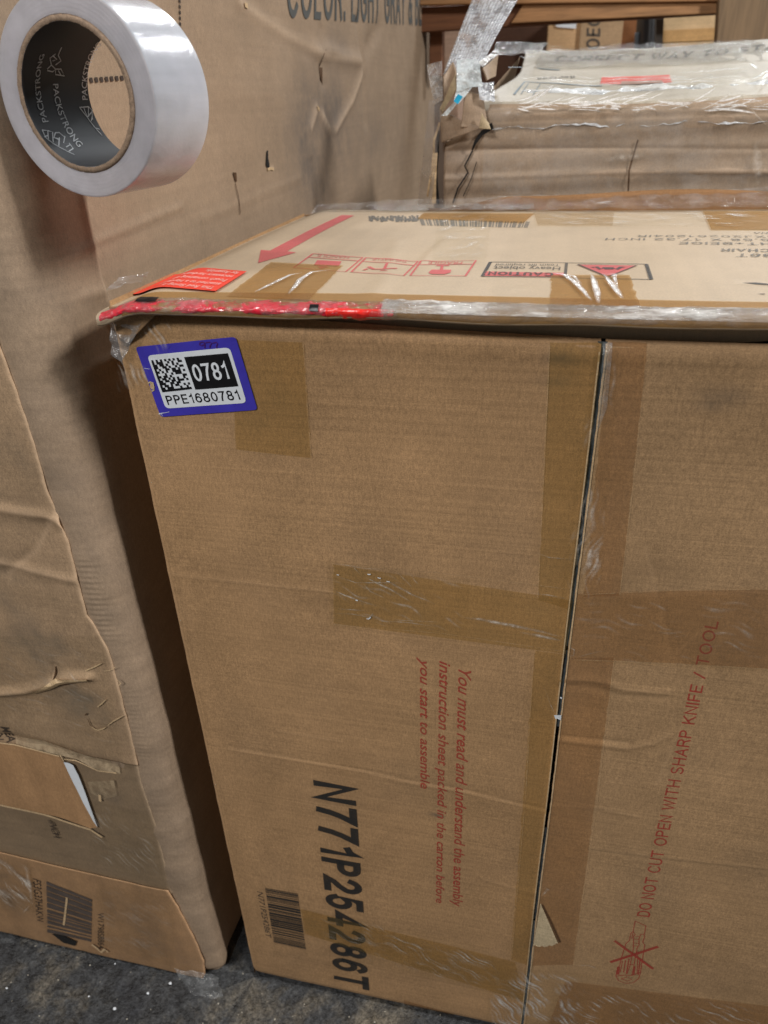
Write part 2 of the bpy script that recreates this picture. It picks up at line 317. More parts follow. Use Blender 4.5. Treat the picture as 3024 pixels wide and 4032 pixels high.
def ribbon(pl, t, aspect, closed):
    p = [np.array((x*aspect, y)) for x, y in pl]; n = len(p); out = []
    if not closed:
        for i, j in ((0, 1), (-1, -2)):
            d = p[i]-p[j]; p[i] = p[i]+d/np.linalg.norm(d)*t*.5*(1 if t > 0 else 0)
    for i in range(n):
        a = p[i]-p[i-1] if (i > 0 or closed) else p[1]-p[0]; b = p[(i+1) % n]-p[i] if (i < n-1 or closed) else p[-1]-p[-2]
        if np.linalg.norm(a) < 1e-6: a = p[i]-p[i-2]
        if np.linalg.norm(b) < 1e-6: b = p[(i+2) % n]-p[i]
        a, b = a/np.linalg.norm(a), b/np.linalg.norm(b); m_ = np.array((-a[1]-b[1], a[0]+b[0])); l = np.linalg.norm(m_)
        m_ = m_/l if l > 1e-3 else np.array((-a[1], a[0])); k = min(2.2, 1/max(.2, m_@np.array((-a[1], a[0]))))
        out.append((p[i]+m_*t/2*k, p[i]-m_*t/2*k))
    return out
def text2(s, name, body, q, mat, parent, t=.13, gap=.17, extra=0, label=None):
    q = s.pt(q); tot = 0; lay = []
    for c in body:
        w, pls = GL(c); lay.append((tot, pls)); tot += w+gap+t
    tot -= gap
    a = (np.linalg.norm(q[1]-q[0])/tot)/np.linalg.norm(q[3]-q[0]); bm = bmesh.new(); lift = []
    for x0, pls in lay:
        for k, pl in enumerate(pls):
            closed = math.dist(pl[0], pl[-1]) < 1e-6; pp = [(x0+t/2+x, t/2+y*(1-t)) for x, y in (pl[:-1] if closed else pl)]
            r = ribbon(pp, t, a, closed); vs = []
            for l_, r_ in r:
                pr = []
                for P in (l_, r_):
                    u, w = P[0]/(tot*a), P[1]; v = bm.verts.new((1-u)*(1-w)*q[0]+u*(1-w)*q[1]+u*w*q[2]+(1-u)*w*q[3]); pr.append(v)
                vs.append(pr)
            if closed: vs.append(vs[0])
            for A, B_ in zip(vs[:-1], vs[1:]):
                try: bm.faces.new([A[0], A[1], B_[1], B_[0]])
                except ValueError: pass
    return s.finish(name, bm, mat, parent, extra, label)

def barcode(s, name, q, n, mat, parent, vertical=True, dens=.52):
    # bars drawn between edge q0-q3 and edge q1-q2 ; they stack along q0->q3
    q = np.array(q, float); polys = []; t = 0; r = random.Random(n)
    while t < 1:
        w = r.choice([1, 1, 2, 3])*.5/n; e = min(1, t+w)
        if e > t: polys.append([q[0]+(q[3]-q[0])*t, q[1]+(q[2]-q[1])*t, q[1]+(q[2]-q[1])*e, q[0]+(q[3]-q[0])*e])
        t = e+r.choice([1, 1, 2])*.5/n*(1-dens)/dens*1.2
    return s.poly(name, polys, mat, parent)

# ================================================================== FLOOR
def floor_mat():
    m, t, out = nt('rough_concrete'); tc = N(t, 'TexCoord').outputs['Object']
    a = noise(t, tc, 7, 6, .7); b = noise(t, tc, 160, 3, .8); c = noise(t, tc, 45, 4, .7)
    col = ramp(t, a, [(.3, lin(34, 36, 41)), (.5, lin(58, 59, 60)), (.68, lin(106, 98, 84))])
    col = mixc(t, 'MULTIPLY', 1, col, ramp(t, b, [(.35, g(.4)), (.65, g(1.7))]))
    col = mixc(t, 'MULTIPLY', 1, col, ramp(t, c, [(.35, g(.45)), (.65, g(1.6))]))
    v = N(t, 'TexVoronoi'); v.inputs['Scale'].default_value = 85; t.links.new(tc, v.inputs['Vector'])
    chip = math_(t, 'MULTIPLY', math_(t, 'LESS_THAN', v.outputs['Distance'], .11), math_(t, 'GREATER_THAN', noise(t, tc, 60, 2, .5), .55))
    col = mixc(t, 'MIX', math_(t, 'MULTIPLY', chip, .75), col, lin(190, 184, 168))
    p = N(t, 'BsdfPrincipled'); t.links.new(col, p.inputs['Base Color']); t.links.new(ramp(t, c, [(.35, g(.35)), (.6, g(.75))]), p.inputs['Roughness'])
    bp = N(t, 'Bump'); bp.inputs['Strength'].default_value = .8; bp.inputs['Distance'].default_value = .004; t.links.new(math_(t, 'ADD', b, c), bp.inputs['Height']); t.links.new(bp.outputs[0], p.inputs['Normal'])
    t.links.new(p.outputs[0], out.inputs[0]); return m
u = np.linspace(0, 1, 40)
X_, Y_ = np.meshgrid(-8+u*16, -6+u*16, indexing='ij')
fl = gridmesh('floor', np.stack([X_, Y_, X_*0], -1), floor_mat(), None); fl['kind'] = 'structure'

# ================================================================== MAIN CARTON
BW, BD, ZT = .88, .585, 1.122
SX = .4397
main = thing('shipping_carton', 'brown taped shipping carton with violet 0781 sticker and vertical seam, largest in front', 'box', (0, 0, 0))
fw1 = Waves(7, .9, 2.6, 3); fw2 = Waves(10, 5, 13, 5)
def fpt(pts): return [(p[0], p[2]) for p in hit(np.array(pts, float), 1, 0)]
creases = [(fpt(ov((345, 1237), (420, 1247), (560, 1262), (720, 1278))), -.0009, .003),
           (fpt(r1((0, 55), (330, 110), (700, 175), (900, 222), (1150, 262), (1400, 322), (1600, 370))), .0011, .0032),
           (fpt(r1((0, 62), (330, 118), (700, 183), (900, 230), (1150, 270), (1400, 330), (1600, 378))), -.0009, .0028),
           (fpt(r2((735, 838), (930, 850), (1100, 888))), -.0008, .003), (fpt(r2((900, 1022), (1200, 1062), (1659, 1112))), -.0010, .003),
           (fpt(r2((900, 1030), (1200, 1070), (1659, 1122))), .0009, .0035),
           (fpt(r2((790, 300), (880, 300), (960, 312), (1040, 345), (1230, 362))), -.0020, .0045), (fpt(r2((790, 330), (880, 328), (1040, 372), (1230, 380))), .0014, .005),
           (fpt(r2((775, 560), (930, 580), (1060, 596), (1170, 575), (1230, 540))), -.0020, .0042), (fpt(r2((775, 545), (930, 560), (1060, 575))), .0014, .004),
           (fpt(ov((600, 1580), (660, 1590), (740, 1602))), -.0007, .003), (fpt(r2((430, 1150), (560, 1190), (700, 1225))), -.0009, .004),
           (fpt(ov((1395, 1180), (1450, 1420), (1530, 1350))), .0006, .006), (fpt(r2((1230, 700), (1180, 750), (1500, 20))), -.0004, .005)]
def zt(x): return np.interp(x, [0, .05, .11, .31, .44, .88], [1.1085, 1.108, 1.1065, 1.0975, 1.0935, 1.093])
def fy(x, z):
    x, z = np.asarray(x, float), np.asarray(z, float)
    y = fw1(x, z)*.0022*sstep(0, .03, x)+fw2(x, z)*.00035
    y = y+.0030*sstep(.008, 0, x)**2+.0006*np.exp(-((x-.009)/.002)**2)                # vertical box edge and its score line
    y = y+.009*sstep(.03, 0, z)**2                                                     # rounded foot
    d = zt(x)-z
    y = y+.006*np.exp(-(np.maximum(d, 0)/.004)**2)-.0016*np.exp(-((d-.012)/.008)**2)
    for poly, a, w in creases:
        y = y+a*.42*np.exp(-(pdist(x, z, poly)/w)**2)
    y = y+.0012*np.sin(z*2*np.pi/.0105+fw1(x, z)*3)*.10*sstep(.90, 1.05, z)
    y = y-.0022*np.exp(-np.abs(x-SX)/.02)*(.5+.5*np.sin(z*9))*np.where(x > SX, 1, .3)      # flaps lift a little along the seam
    return y
def seamx(z): return SX+.0004*np.sin(z*14)
def flap(name, x0, x1, mat, left):
    nx, nz = 190, 440; v = np.linspace(0, 1, nz); u = np.linspace(0, 1, nx); U, V = np.meshgrid(u, v, indexing='ij')
    Xg = x0+(x1-x0)*U; Zg = .004+V*(zt(Xg)-.004)
    jag = .0007*Waves(8, 20, 90, 11)(Zg, Zg*0)
    if left: Xg = Xg+(seamx(Zg)-SX+jag)*sstep(.9, 1, U)
    else: Xg = Xg+(seamx(Zg)-SX+jag)*sstep(.1, 0, U)
    Xg = Xg+(.014*sstep(.035, 0, Zg)**2+.0007*Waves(8, 3, 40, 15)(Zg, Zg*0))*sstep(.25, 0, U)*(1 if left else 0)
    y = fy(Xg, Zg); edge = (Xg-x0 if not left else x1-Xg); y = y+.0016*np.exp(-(edge/.0016)**2)
    dirt = .28*sstep(.05, .0, Zg)+.22*np.clip(Waves(9, 2, 8, 21)(Xg, Zg), 0, 1)
    for c, w, a in ((fpt([(2840, 1560)])[0], .014, .35), (fpt([(2200, 1500)])[0], .010, .4), (fpt([(2780, 1600)])[0], .008, .3), (fpt(r1((1045, 395)))[0], .006, .9), (fpt([(2220, 1410)])[0], .01, .7)):
        dirt = dirt+a*np.exp(-(((Xg-c[0])/(w*1.6))**2+((Zg-c[1])/(w*.6))**2))
    pale = .8*np.exp(-(edge/.0009)**2)+.35*np.exp(-((Xg-.0015)/.0012)**2)*(left)+.5*np.exp(-(np.abs(zt(Xg)-Zg)/.003)**2)
    for poly, a, w in creases: pale = pale+.14*np.exp(-(pdist(Xg, Zg, poly)/.0014)**2)
    return gridmesh(name, np.stack([Xg, y, Zg], -1), mat, main, {'dirt': dirt, 'pale': pale}, thick=0, label='left end flap with violet sticker' if left else 'right end flap behind the seam')
flap('end_flap', 0, SX-.0018, KRAFT, True)
flap('end_flap', SX+.0018, BW, KRAFT_R, False)
# body behind the flaps
box('inner_flap', (.004, .0105, .004), (BW-.004, .0135, 1.100), DARK, main, bevel=0)
def sidewall(name, x, mat):
    yy = np.linspace(.003, BD, 60); zz = np.linspace(.004, ZT-.006, 80); Yg, Zg = np.meshgrid(yy, zz, indexing='ij')
    return gridmesh(name, np.stack([x+Yg*0-.0015*Waves(6, 1, 4, 8)(Yg, Zg), Yg, Zg], -1), mat, main)
sidewall('side_panel', .0, KRAFT); sidewall('side_panel', BW, KRAFT)
box('back_panel', (.002, BD-.003, .004), (BW-.002, BD, ZT-.008), KRAFT, main, bevel=0)
# film over the gap between the two flaps
F = Surf(1, 0, fy, .0007, -1)
def gapstrip(z0, z1, w, mat, y, name='seam_film', dx=0):
    zz = np.linspace(z0, z1, 60); P = np.stack([np.stack([seamx(zz)+dx+s*w*(1+.25*np.sin(zz*60+s)), np.full_like(zz, y)+.0006*np.sin(zz*110), zz], -1) for s in (-1, -.3, .3, 1)])
    return gridmesh(name, P, mat, main)
gapstrip(.775, 1.092, .0036, SEAM, .003); gapstrip(.66, .768, .0032, SEAM, .0035); gapstrip(.30, .49, .003, SEAM, .003); gapstrip(.0, .30, .0034, SEAM, .001)

# top panel with the lip that overhangs the end flaps
tw = Waves(8, 1, 3.5, 31)
LIP = [(.585, 0), (-.004, 0), (-.012, -.0004), (-.018, -.0012), (-.0215, -.0028), (-.0228, -.0052), (-.0226, -.0098), (-.0205, -.0114), (-.012, -.0120), (.006, -.0126), (.0095, -.015), (.0105, -.030)]
def topz(x, y):
    x, y = np.asarray(x, float), np.asarray(y, float)
    z = ZT+tw(x, y)*.0016-.010*sstep(.055, 0, x)**2-.0035*sstep(.50, .585, y)*sstep(.0, .3, x)
    for poly, a, w in topcr: z = z+a*np.exp(-(pdist(x, y, poly)/w)**2)
    return z
def tpt(pts): return [(p[0], p[1]) for p in hit(np.array(pts, float), 2, ZT)]
topcr = [(tpt(z6((1000, 240), (900, 330), (860, 380))), .0012, .006), (tpt(z5((400, 490), (480, 480))), .001, .004), (tpt(z5((1530, 455), (1659, 458))), -.0015, .004), (tpt(z6((700, 250), (620, 500), (560, 570))), .0008, .01)]
ys = np.concatenate([np.linspace(.585, 0, 90)]+[np.array([p[0] for p in LIP[1:]])]); zs_ = np.concatenate([np.zeros(90), np.array([p[1] for p in LIP[1:]])])
xs = np.linspace(-.001, BW, 260); Xg = np.repeat(xs[:, None], len(ys), 1); Yg = np.repeat(ys[None], len(xs), 0); Zo = np.repeat(zs_[None], len(xs), 0)
lipw = Waves(8, 3, 14, 41)(xs, xs*0)[:, None]; front = (np.arange(len(ys)) >= 90)[None]
Yg2 = Yg+np.where(front & (Yg < 0), lipw*.0036*np.clip(-Yg/.02, 0, 1), 0)
Zg = topz(Xg, np.maximum(Yg, -.01))+Zo*(1+.45*lipw*front)
gd = .10*sstep(.03, -.01, Yg)+.5*sstep(.07, .0, Xg)*sstep(-.03, .1, Yg)+.35*sstep(.5, .57, Yg)  # painted shade along the left edge; front and rear edges darkened too
gridmesh('top_panel', np.stack([Xg, Yg2, Zg], -1), KTOP, main, {'dirt': gd, 'pale': Xg*0}, thick=0)
T = Surf(2, ZT, topz, .0006, 1)
# brown tape wrapped along the lip
kk = np.arange(90-4, len(ys)-4); P = np.stack([Xg, Yg2, Zg], -1)[8:, kk].copy(); nrm = np.array([0, -.6, .8])*.0006
P = P+nrm; P[..., 1] -= .0008*(np.arange(len(kk)) > 16); P[..., 2] -= .0012*(np.arange(len(kk)) > 21)
gridmesh('edge_tape', P, TAPET, main)

# ---- tape on the front
for q, mt in (([(905, 1335), (1195, 1345), (1227, 1802), (932, 1768)], TAPE), ([(2165, 1350), (2372, 1352), (2246, 2400), (2118, 2360)], TAPE),
              (ov((720, 1218), (1236, 1296), (1223, 1412), (722, 1345)), TAPE), (r2((660, 175), (786, 190), (630, 1520), (556, 1500)), TAPE),
              ([(2400, 1350), (2548, 1352), (2440, 2345), (2296, 2345)], TAPE2), ([(2262, 2334), (3040, 2314), (3040, 2632), (2245, 2590)], TAPE2),
              (r2((798, 205), (1000, 205), (822, 1520), (650, 1520)), TAPE2), (r1((365, 860), (1440, 1130), (1485, 1330), (385, 985)), TAPE),
              (r2((790, 1590), (1680, 1700), (1680, 1900), (700, 1820)), TAPE2), (r1((880, 1320), (1125, 1390), (1120, 1560), (880, 1500)), TAPE2)):
    F.sheet('packing_tape', q, mt, main, extra=.0002+.0002*random.random(), jag=.0004)
for q, mt in ((z4((850, 335), (1182, 352), (1025, 520), (640, 496)), TAPET), (z5((592, 425), (975, 422), (1032, 590), (580, 590)), TAPET)):
    T.sheet('packing_tape', q, mt, main, extra=.0003, jag=.0006)
T.sheet('packing_tape', z7((0, 100), (570, 105), (560, 200), (30, 195)), filmmat('clear_tape', .05, .15, 30, .6, veilcol=(.8, .75, .68), tint=(.93, .88, .8), spec=.1), main, extra=.001); T.sheet('packing_tape', z7((1195, 85), (1700, 95), (1700, 232), (1255, 232)), TAPET, main, extra=.001)
T.sheet('packing_tape', z6((860, 90), (1520, 90), (1450, 150), (820, 130)), TAPET, main, extra=.0005)

# thin bright cut edges of the tape strips
for q in (r3((150, 160), (700, 205), (1440, 300)), r3((160, 490), (760, 540), (1420, 640)), r2((1000, 205), (930, 800), (826, 1500)), r2((656, 180), (620, 800), (560, 1500)), [(2165, 1350), (2145, 1800), (2118, 2350)], [(2548, 1352), (2500, 1850), (2440, 2340)], [(2290, 2336), (2700, 2322), (3040, 2314)], [(2262, 2594), (2700, 2612), (3040, 2632)], [(1196, 1345), (1210, 1570), (1227, 1800)], [(932, 1768), (1080, 1785), (1227, 1802)]):
    F.strokes('tape_edge', [(q, .0009)], .0009, TAPE_E, main, extra=.0009)
# ---- printing on the front
F.text('printed_text', 'You must read and understand the assembly', [(1806, 2626), (1783, 3567), (1822, 3569), (1856, 2640)], REDP, main, shear=.22, spacing=1, bold=.010)
F.text('printed_text', 'instruction sheet packed in the carton before', [(1731, 2600), (1717, 3553), (1748, 3556), (1776, 2608)], REDP, main, shear=.22, bold=.010)
F.text('printed_text', 'you start to assemble', [(1654, 2588), (1656, 3103), (1692, 3106), (1694, 2598)], REDP, main, shear=.22, bold=.010)
text2(F, 'printed_text', 'N771P254286T', [(1233, 3070), (1318, 3870), (1455, 3898), (1398, 3098)], BLACK, main, .19, .13)
barcode(F, 'printed_barcode', [(1045, 3492), (1174, 3515), (1206, 3735), (1080, 3707)], 42, BLACK, main, dens=.62)
F.text('printed_text', 'N771P254286T', [(1013, 3505), (1049, 3684), (1070, 3690), (1037, 3512)], BLACKF, main)
text2(F, 'printed_text', 'DO NOT CUT OPEN WITH SHARP KNIFE / TOOL', [(2557, 3607), (2830, 2446), (2780, 2438), (2506, 3602)], REDP, main, .135, .11)
cut = [([(665, 405), (635, 560), (620, 640)], .0011), ([(665, 405), (805, 468), (785, 580)], .0011), ([(610, 560), (640, 540), (665, 580), (645, 600), (640, 780), (600, 980), (560, 1100)], .001),
       ([(610, 560), (590, 660), (545, 700), (520, 780), (490, 880), (465, 980), (425, 1060), (415, 1130), (450, 1190), (540, 1225), (640, 1215), (710, 1160), (735, 1080), (750, 960), (775, 820), (790, 720), (765, 680), (790, 600), (770, 575), (735, 580), (715, 640), (715, 720), (690, 760), (665, 900), (640, 1040), (620, 1120)], .0011),
       ([(645, 600), (715, 605)], .001), ([(650, 640), (715, 645)], .001), ([(650, 690), (715, 700)], .001), ([(630, 730), (700, 735)], .001), ([(640, 980), (575, 975)], .001),
       ([(540, 920), (515, 1080)], .0013), ([(500, 930), (470, 1080)], .001), ([(585, 900), (550, 1100)], .0014), ([(700, 800), (690, 1100)], .001), ([(730, 900), (705, 1110)], .0016),
       ([(425, 1130), (520, 1115), (620, 1120), (735, 1080)], .0012), ([(480, 1165), (560, 1140), (620, 1170), (560, 1195), (480, 1165)], .001), ([(440, 1010), (430, 1110)], .002), ([(460, 1010), (450, 1110)], .0016), ([(660, 1000), (645, 1110)], .002)]
F.strokes('printed_cutter_icon', [(z8(*a), w) for a, w in cut], .001, REDP, main)
F.strokes('printed_cross', [z8((395, 660), (900, 1030)), z8((340, 945), (965, 735))], .0042, REDP, main, extra=.0004)

# ---- violet sticker
def rr(q, rad, n=6):      # rounded quad in pixel space
    q = [np.array(p, float) for p in q]; o = []
    for i in range(4):
        a, b, c = q[i-1], q[i], q[(i+1) % 4]; da = (a-b)/np.linalg.norm(a-b); dc = (c-b)/np.linalg.norm(c-b)
        for k in range(n+1):
            t = k/n; p0, p2 = b+da*rad, b+dc*rad; o.append(tuple((1-t)**2*p0+2*t*(1-t)*b+t*t*p2))
    return o
op = rr(zs((100, 262), (1192, 146), (1428, 942), (372, 1022)), 14)
stk = F.poly('sticker', [op], PURPLE, main, extra=.0008, label='violet bordered white sticker reading 0781')
F.poly('white_field', [rr(zs((228, 352), (1128, 262), (1312, 866), (428, 930)), 20)], WHITE, stk, extra=.0011)
F.poly('black_field', [zs((632, 368), (1110, 325), (1222, 685), (755, 722))], LBLACK, stk, extra=.0014)
text2(F, 'sticker_number', '0781', zs((762, 634), (1140, 600), (1083, 412), (702, 450)), WHITE, stk, .14, .13, .0017)
text2(F, 'sticker_code', 'PPE1680781', zs((455, 890), (1254, 828), (1216, 722), (420, 790)), LBLACK, stk, .15, .13, .0014)
rows = ['10101010101010', '10111001010011', '11011010010100', '11001101001011', '10100110110100', '11010100111101', '10001001011100', '11011010000011', '10110101010010', '11011011011101', '11100110110000', '10110101100101', '11011100010010', '11111111111111']
q = np.array(zs((272, 405), (594, 372), (718, 715), (395, 754))); cells = []
for j, rw in enumerate(rows):
    for i, ch in enumerate(rw):
        if ch == '1' or i == 0:
            f = lambda a, b: q[0]*(1-a)*(1-b)+q[1]*a*(1-b)+q[2]*a*b+q[3]*(1-a)*b
            cells.append([f(i/14, j/14), f((i+1)/14, j/14), f((i+1)/14, (j+1)/14), f(i/14, (j+1)/14)])
F.poly('printed_blocks', cells, LBLACK, stk, extra=.0014)
pen = [zs((858, 215), (835, 205), (805, 212), (800, 235), (825, 245), (850, 232), (858, 215), (858, 272)), zs((868, 212), (910, 205), (935, 215), (915, 245), (912, 268)), zs((945, 215), (985, 208), (998, 222), (985, 250), (990, 272))]
F.strokes('pen_number', pen, .0011, PEN, stk, extra=.0012)
F.strokes('torn_nick', [zs((240, 655), (262, 640), (290, 650), (302, 690), (300, 730), (278, 742))], .0013, PULP, stk, extra=.0014); F.poly('scratch', [zs((258, 650), (290, 655), (298, 700), (285, 730), (262, 700))], RAW, stk, extra=.0012)
F.strokes('scratch', [zs((200, 492), (255, 500)), zs((350, 990), (470, 965)), zs((372, 1000), (360, 978), (385, 990), (395, 1010)), zs((355, 985), (410, 975))], .0004, WHITE, stk, extra=.0013)

# ---- printing on the top
T.poly('printed_arrow', [z4((1180, 116), (1238, 118), (925, 285), (968, 290), (790, 338), (803, 280), (845, 283))], REDT, main)
def frame(q, w=.0022): q = list(q); return [q+[q[0]]]
fr = [z6((200, 330), (495, 352), (395, 438), (85, 412)), z6((515, 353), (822, 380), (740, 466), (428, 440)), z6((840, 380), (1168, 375), (1105, 470), (778, 465))]
T.strokes('printed_frame', [q+[q[0]] for q in fr]+[z6((178, 350), (470, 372)), z6((497, 375), (800, 402)), z6((815, 398), (1150, 398))], .0024, REDT, main)
T.poly('printed_icon', [z6((225, 368), (370, 375), (355, 402), (330, 405), (300, 400), (270, 405), (205, 398)), z6((225, 405), (300, 408), (245, 420))], REDT, main, label='handle mark')
T.strokes('printed_icon', [(z6((640, 392), (625, 425)), .003), (z6((530, 408), (560, 425), (620, 428), (700, 422)), .004), (z6((500, 430), (525, 420)), .003), (z6((600, 436), (640, 438)), .003)], .003, REDT, main, label='hook mark')
T.poly('printed_icon', [z6((905, 430), (1022, 432), (1015, 450), (980, 460), (900, 458), (885, 448)), z6((960, 405), (975, 405), (972, 432), (952, 432)), z6((935, 402), (1010, 402), (1008, 408), (930, 408))], REDT, main, label='wine glass mark')
for q, s in ((z6((420, 345), (235, 332), (225, 347), (408, 360)), 'HANDLE'), (z6((765, 372), (560, 355), (550, 370), (755, 386)), 'THIS WAY UP'), (z6((1090, 382), (890, 380), (880, 396), (1080, 398)), 'FRAGILE')):
    T.text('printed_text', s, q, REDT, main)
T.strokes('printed_frame', [(z5((290, 358), (1058, 368), (1083, 442), (250, 430), (290, 358)), .0022), (z5((665, 363), (657, 433)), .0028), (z5((1058, 368), (1083, 442)), .0036), (z5((290, 358), (250, 430)), .0034)], .002, BLACKF, main, label='black caution box')
T.poly('printed_band', [z5((264, 406), (660, 413), (657, 431), (253, 428))], REDT, main)
text2(T, 'printed_text', 'CAUTION', z5((600, 414), (282, 408), (276, 425), (598, 430)), BLACKF, main, .17, .15, .0004)
T.text('printed_text', 'Heavy object', z5((636, 384), (308, 380), (302, 396), (632, 400)), BLACKF, main, bold=.01)
T.text('printed_text', 'Team lift required', z5((632, 370), (318, 367), (312, 379), (630, 381)), BLACKF, main)
T.poly('printed_triangle', [z5((720, 372), (1010, 376), (868, 432))], REDT, main)
T.strokes('printed_triangle_outline', [z5((720, 372), (1010, 376), (868, 432), (720, 372))], .0026, BLACKF, main, extra=.0003)
T.strokes('printed_lifter', [(z5((790, 388), (812, 384), (830, 396), (850, 388), (890, 388), (912, 396), (935, 384), (950, 386)), .0045), (z5((850, 393), (895, 393)), .007)], .004, BLACKF, main, extra=.0003)
for s, a, b, y0, y1 in (('N771P254286T', 2500, 1440, 396, 420), ('OFFICE CHAIR', 2150, 1330, 362, 384), ('LIGHT+BEIGE', 1900, 1035, 316, 334), ('46.58 X 17.32 INCH', 1760, 512, 288, 304), ('UXJ20261204IR', 1720, 740, 267, 281), ('MADE IN CHINA', 2150, 1560, 246, 259)):
    text2(T, 'printed_text', s, z7((a, y0+(a-b)*.004), (b, y0), (b-8, y1), (a+20, y1+(a-b)*.004)), GREYP, main, .15, .16)
barcode(T, 'printed_barcode', z6((830, 128), (845, 166), (1478, 176), (1494, 140)), 40, GREYP, main, dens=.62)
T.strokes('scuffed_print', [(z6(*[(540+k*7+random.uniform(-6, 6), random.uniform(105, 148)) for _ in range(3)]), .003) for k in range(42)], .003, GREYP, main)
T.poly('dark_scuff', [z5((1530, 452), (1600, 452), (1665, 456), (1665, 461), (1600, 458)), z5((1605, 512), (1645, 510), (1640, 515))], BLACKF, main)
# red sticker on the top
rq = [np.array(p) for p in z4((738, 382), (385, 352), (180, 437), (592, 476))]     # far right, far left, near left, near right
rs = T.poly('sticker', [[tuple(p) for p in rq]], REDSTK, main, extra=.0012, label='bright red sticker with upside-down white lettering')
def rsq(u0, u1, v0, v1):     # u from right to left, v from near edge to far edge; letters upside down
    f = lambda u, v: tuple(rq[3]*(1-u)*(1-v)+rq[2]*u*(1-v)+rq[1]*u*v+rq[0]*(1-u)*v)
    return [f(u0, v1), f(u1, v1), f(u1, v0), f(u0, v0)]
for s, u1, v in (('This Red String is', .66, .05), ('attached to a Hardware', .80, .24), ('Pouch containing all', .70, .43), ('necessary hardware', .70, .62), ('for Assembly.', .48, .80)):
    T.text('sticker_lettering', s, rsq(.06, u1, v+.0, v+.12), STKTXT, rs, extra=.0017, bold=.008)

# ---- crumpled wraps along the lip
def wrap(name, xa, xb, mat, amp, seed, n=220, r=(.0112, .0072), par=main, cz=-.0052, cy=-.0125, a0=-2.5, a1=2.0, freq=(40, 140), extra=None, label=None, smooth=False):
    xs = np.linspace(xa, xb, n); an = np.linspace(a0, a1, 18); Xg, A = np.meshgrid(xs, an, indexing='ij')
    w = Waves(14, *freq, seed, True); k = amp*w(Xg*1.0, A*.012)
    sc = 1+.16*Waves(6, 8, 30, seed+1)(Xg, Xg*0)
    y = cy-(r[0]*sc+k)*np.cos(A); z = topz(Xg, Xg*0-.01)+cz+(r[1]*sc+k)*np.sin(A)
    if extra is not None: z = z+extra(Xg)
    return gridmesh(name, np.stack([Xg+k*.6, y, z], -1), mat, par, label=label, smooth=smooth)
RED = plain('red_film', lin(226, 40, 62), .25, .3, 90, .5, coat=.3)
RED2 = plain('red_film_bright', lin(240, 48, 40), .3, .15, 60, .3)
wrap('red_string_band', .003, .262, RED, .0013, 51, 330, r=(.0118, .0056), freq=(60, 200), a0=-1.5, label='crumpled red film wrapped string')
wrap('red_string_end', .215, .272, RED2, .0016, 53, 60, r=(.0128, .0074), a0=-2.2, a1=.5, label='bright flat end of the red string band')
for c, w_, a in ((.222, .013, -.9), (.205, .008, .5), (.118, .006, -1.9), (.130, .005, -1.9), (.05, .02, 1.25), (.2, .01, -1.9)):
    wrap('black_mark', c-w_/2, c+w_/2, LBLACK, .001, int(c*1000), 10, r=(.0132, .0080), a0=a-.35, a1=a+.35)
CLEAR = filmmat('clear_wrap', .05, .12, 60, 1, veilcol=(.95, .93, .93), spec=.22)
wrap('stretch_film', .002, .275, CLEAR, .0012, 57, 330, r=(.0130, .0070), a0=-1.6, a1=2.4)
wrap('stretch_film', .262, BW, FILMW, .0012, 61, 480, r=(.0125, .0082), a0=.15, a1=2.35, freq=(30, 110))
wrap('stretch_film', .262, BW, CLEAR, .0012, 63, 480, r=(.0128, .0085), a0=-.7, a1=2.7, freq=(20, 90))
def streaks(surf, n, x0, x1, y0, y1, L, slope, w, mat, par, name='wrinkle_highlight', extra=.002, jit=.3):
    ln = []
    for _ in range(n):
        a = random.uniform(x0, x1); b = random.uniform(y0, y1); l = L*random.uniform(.3, 1.3); pts = []
        th = slope+random.gauss(0, jit); cur = random.uniform(-.3, .3)
        for k in range(6):
            pts.append((a, b)); a += math.cos(th)*l/5; b += math.sin(th)*l/5; th += cur/5+random.gauss(0, .06)
        ln.append((pts, w*random.uniform(.4, 1.4)))
    return surf.strokes(name, ln, w, mat, par, extra=extra, taper=True)

# wrinkles pulled out of the film on tape and corners, their highlights painted white
T.strokes('wrinkle_highlight', [(z4((770, 490), (830, 460), (890, 430), (940, 405), (1000, 395)), .004), (z4((930, 500), (965, 460), (990, 425), (1040, 392), (1140, 380)), .0045), (z4((990, 425), (960, 470), (980, 440), (1000, 410)), .003), (z4((1040, 420), (1075, 428)), .002)], .003, WRINK, main, extra=.0022, taper=True)
T.strokes('wrinkle_highlight', [(z5((590, 425), (650, 432), (700, 465), (745, 510), (785, 560)), .0045), (z5((650, 432), (700, 440), (735, 480)), .003), (z5((785, 425), (800, 470), (815, 520), (820, 575)), .0045), (z5((845, 425), (880, 470), (915, 515), (940, 550)), .0045), (z5((905, 425), (900, 450), (915, 500)), .003), (z5((850, 430), (905, 430), (885, 445)), .004), (z5((940, 460), (990, 460)), .0022), (z5((720, 545), (690, 585)), .003), (z5((930, 520), (985, 552)), .003), (z5((860, 535), (880, 555)), .002)], .003, WRINK, main, extra=.0022, taper=True)
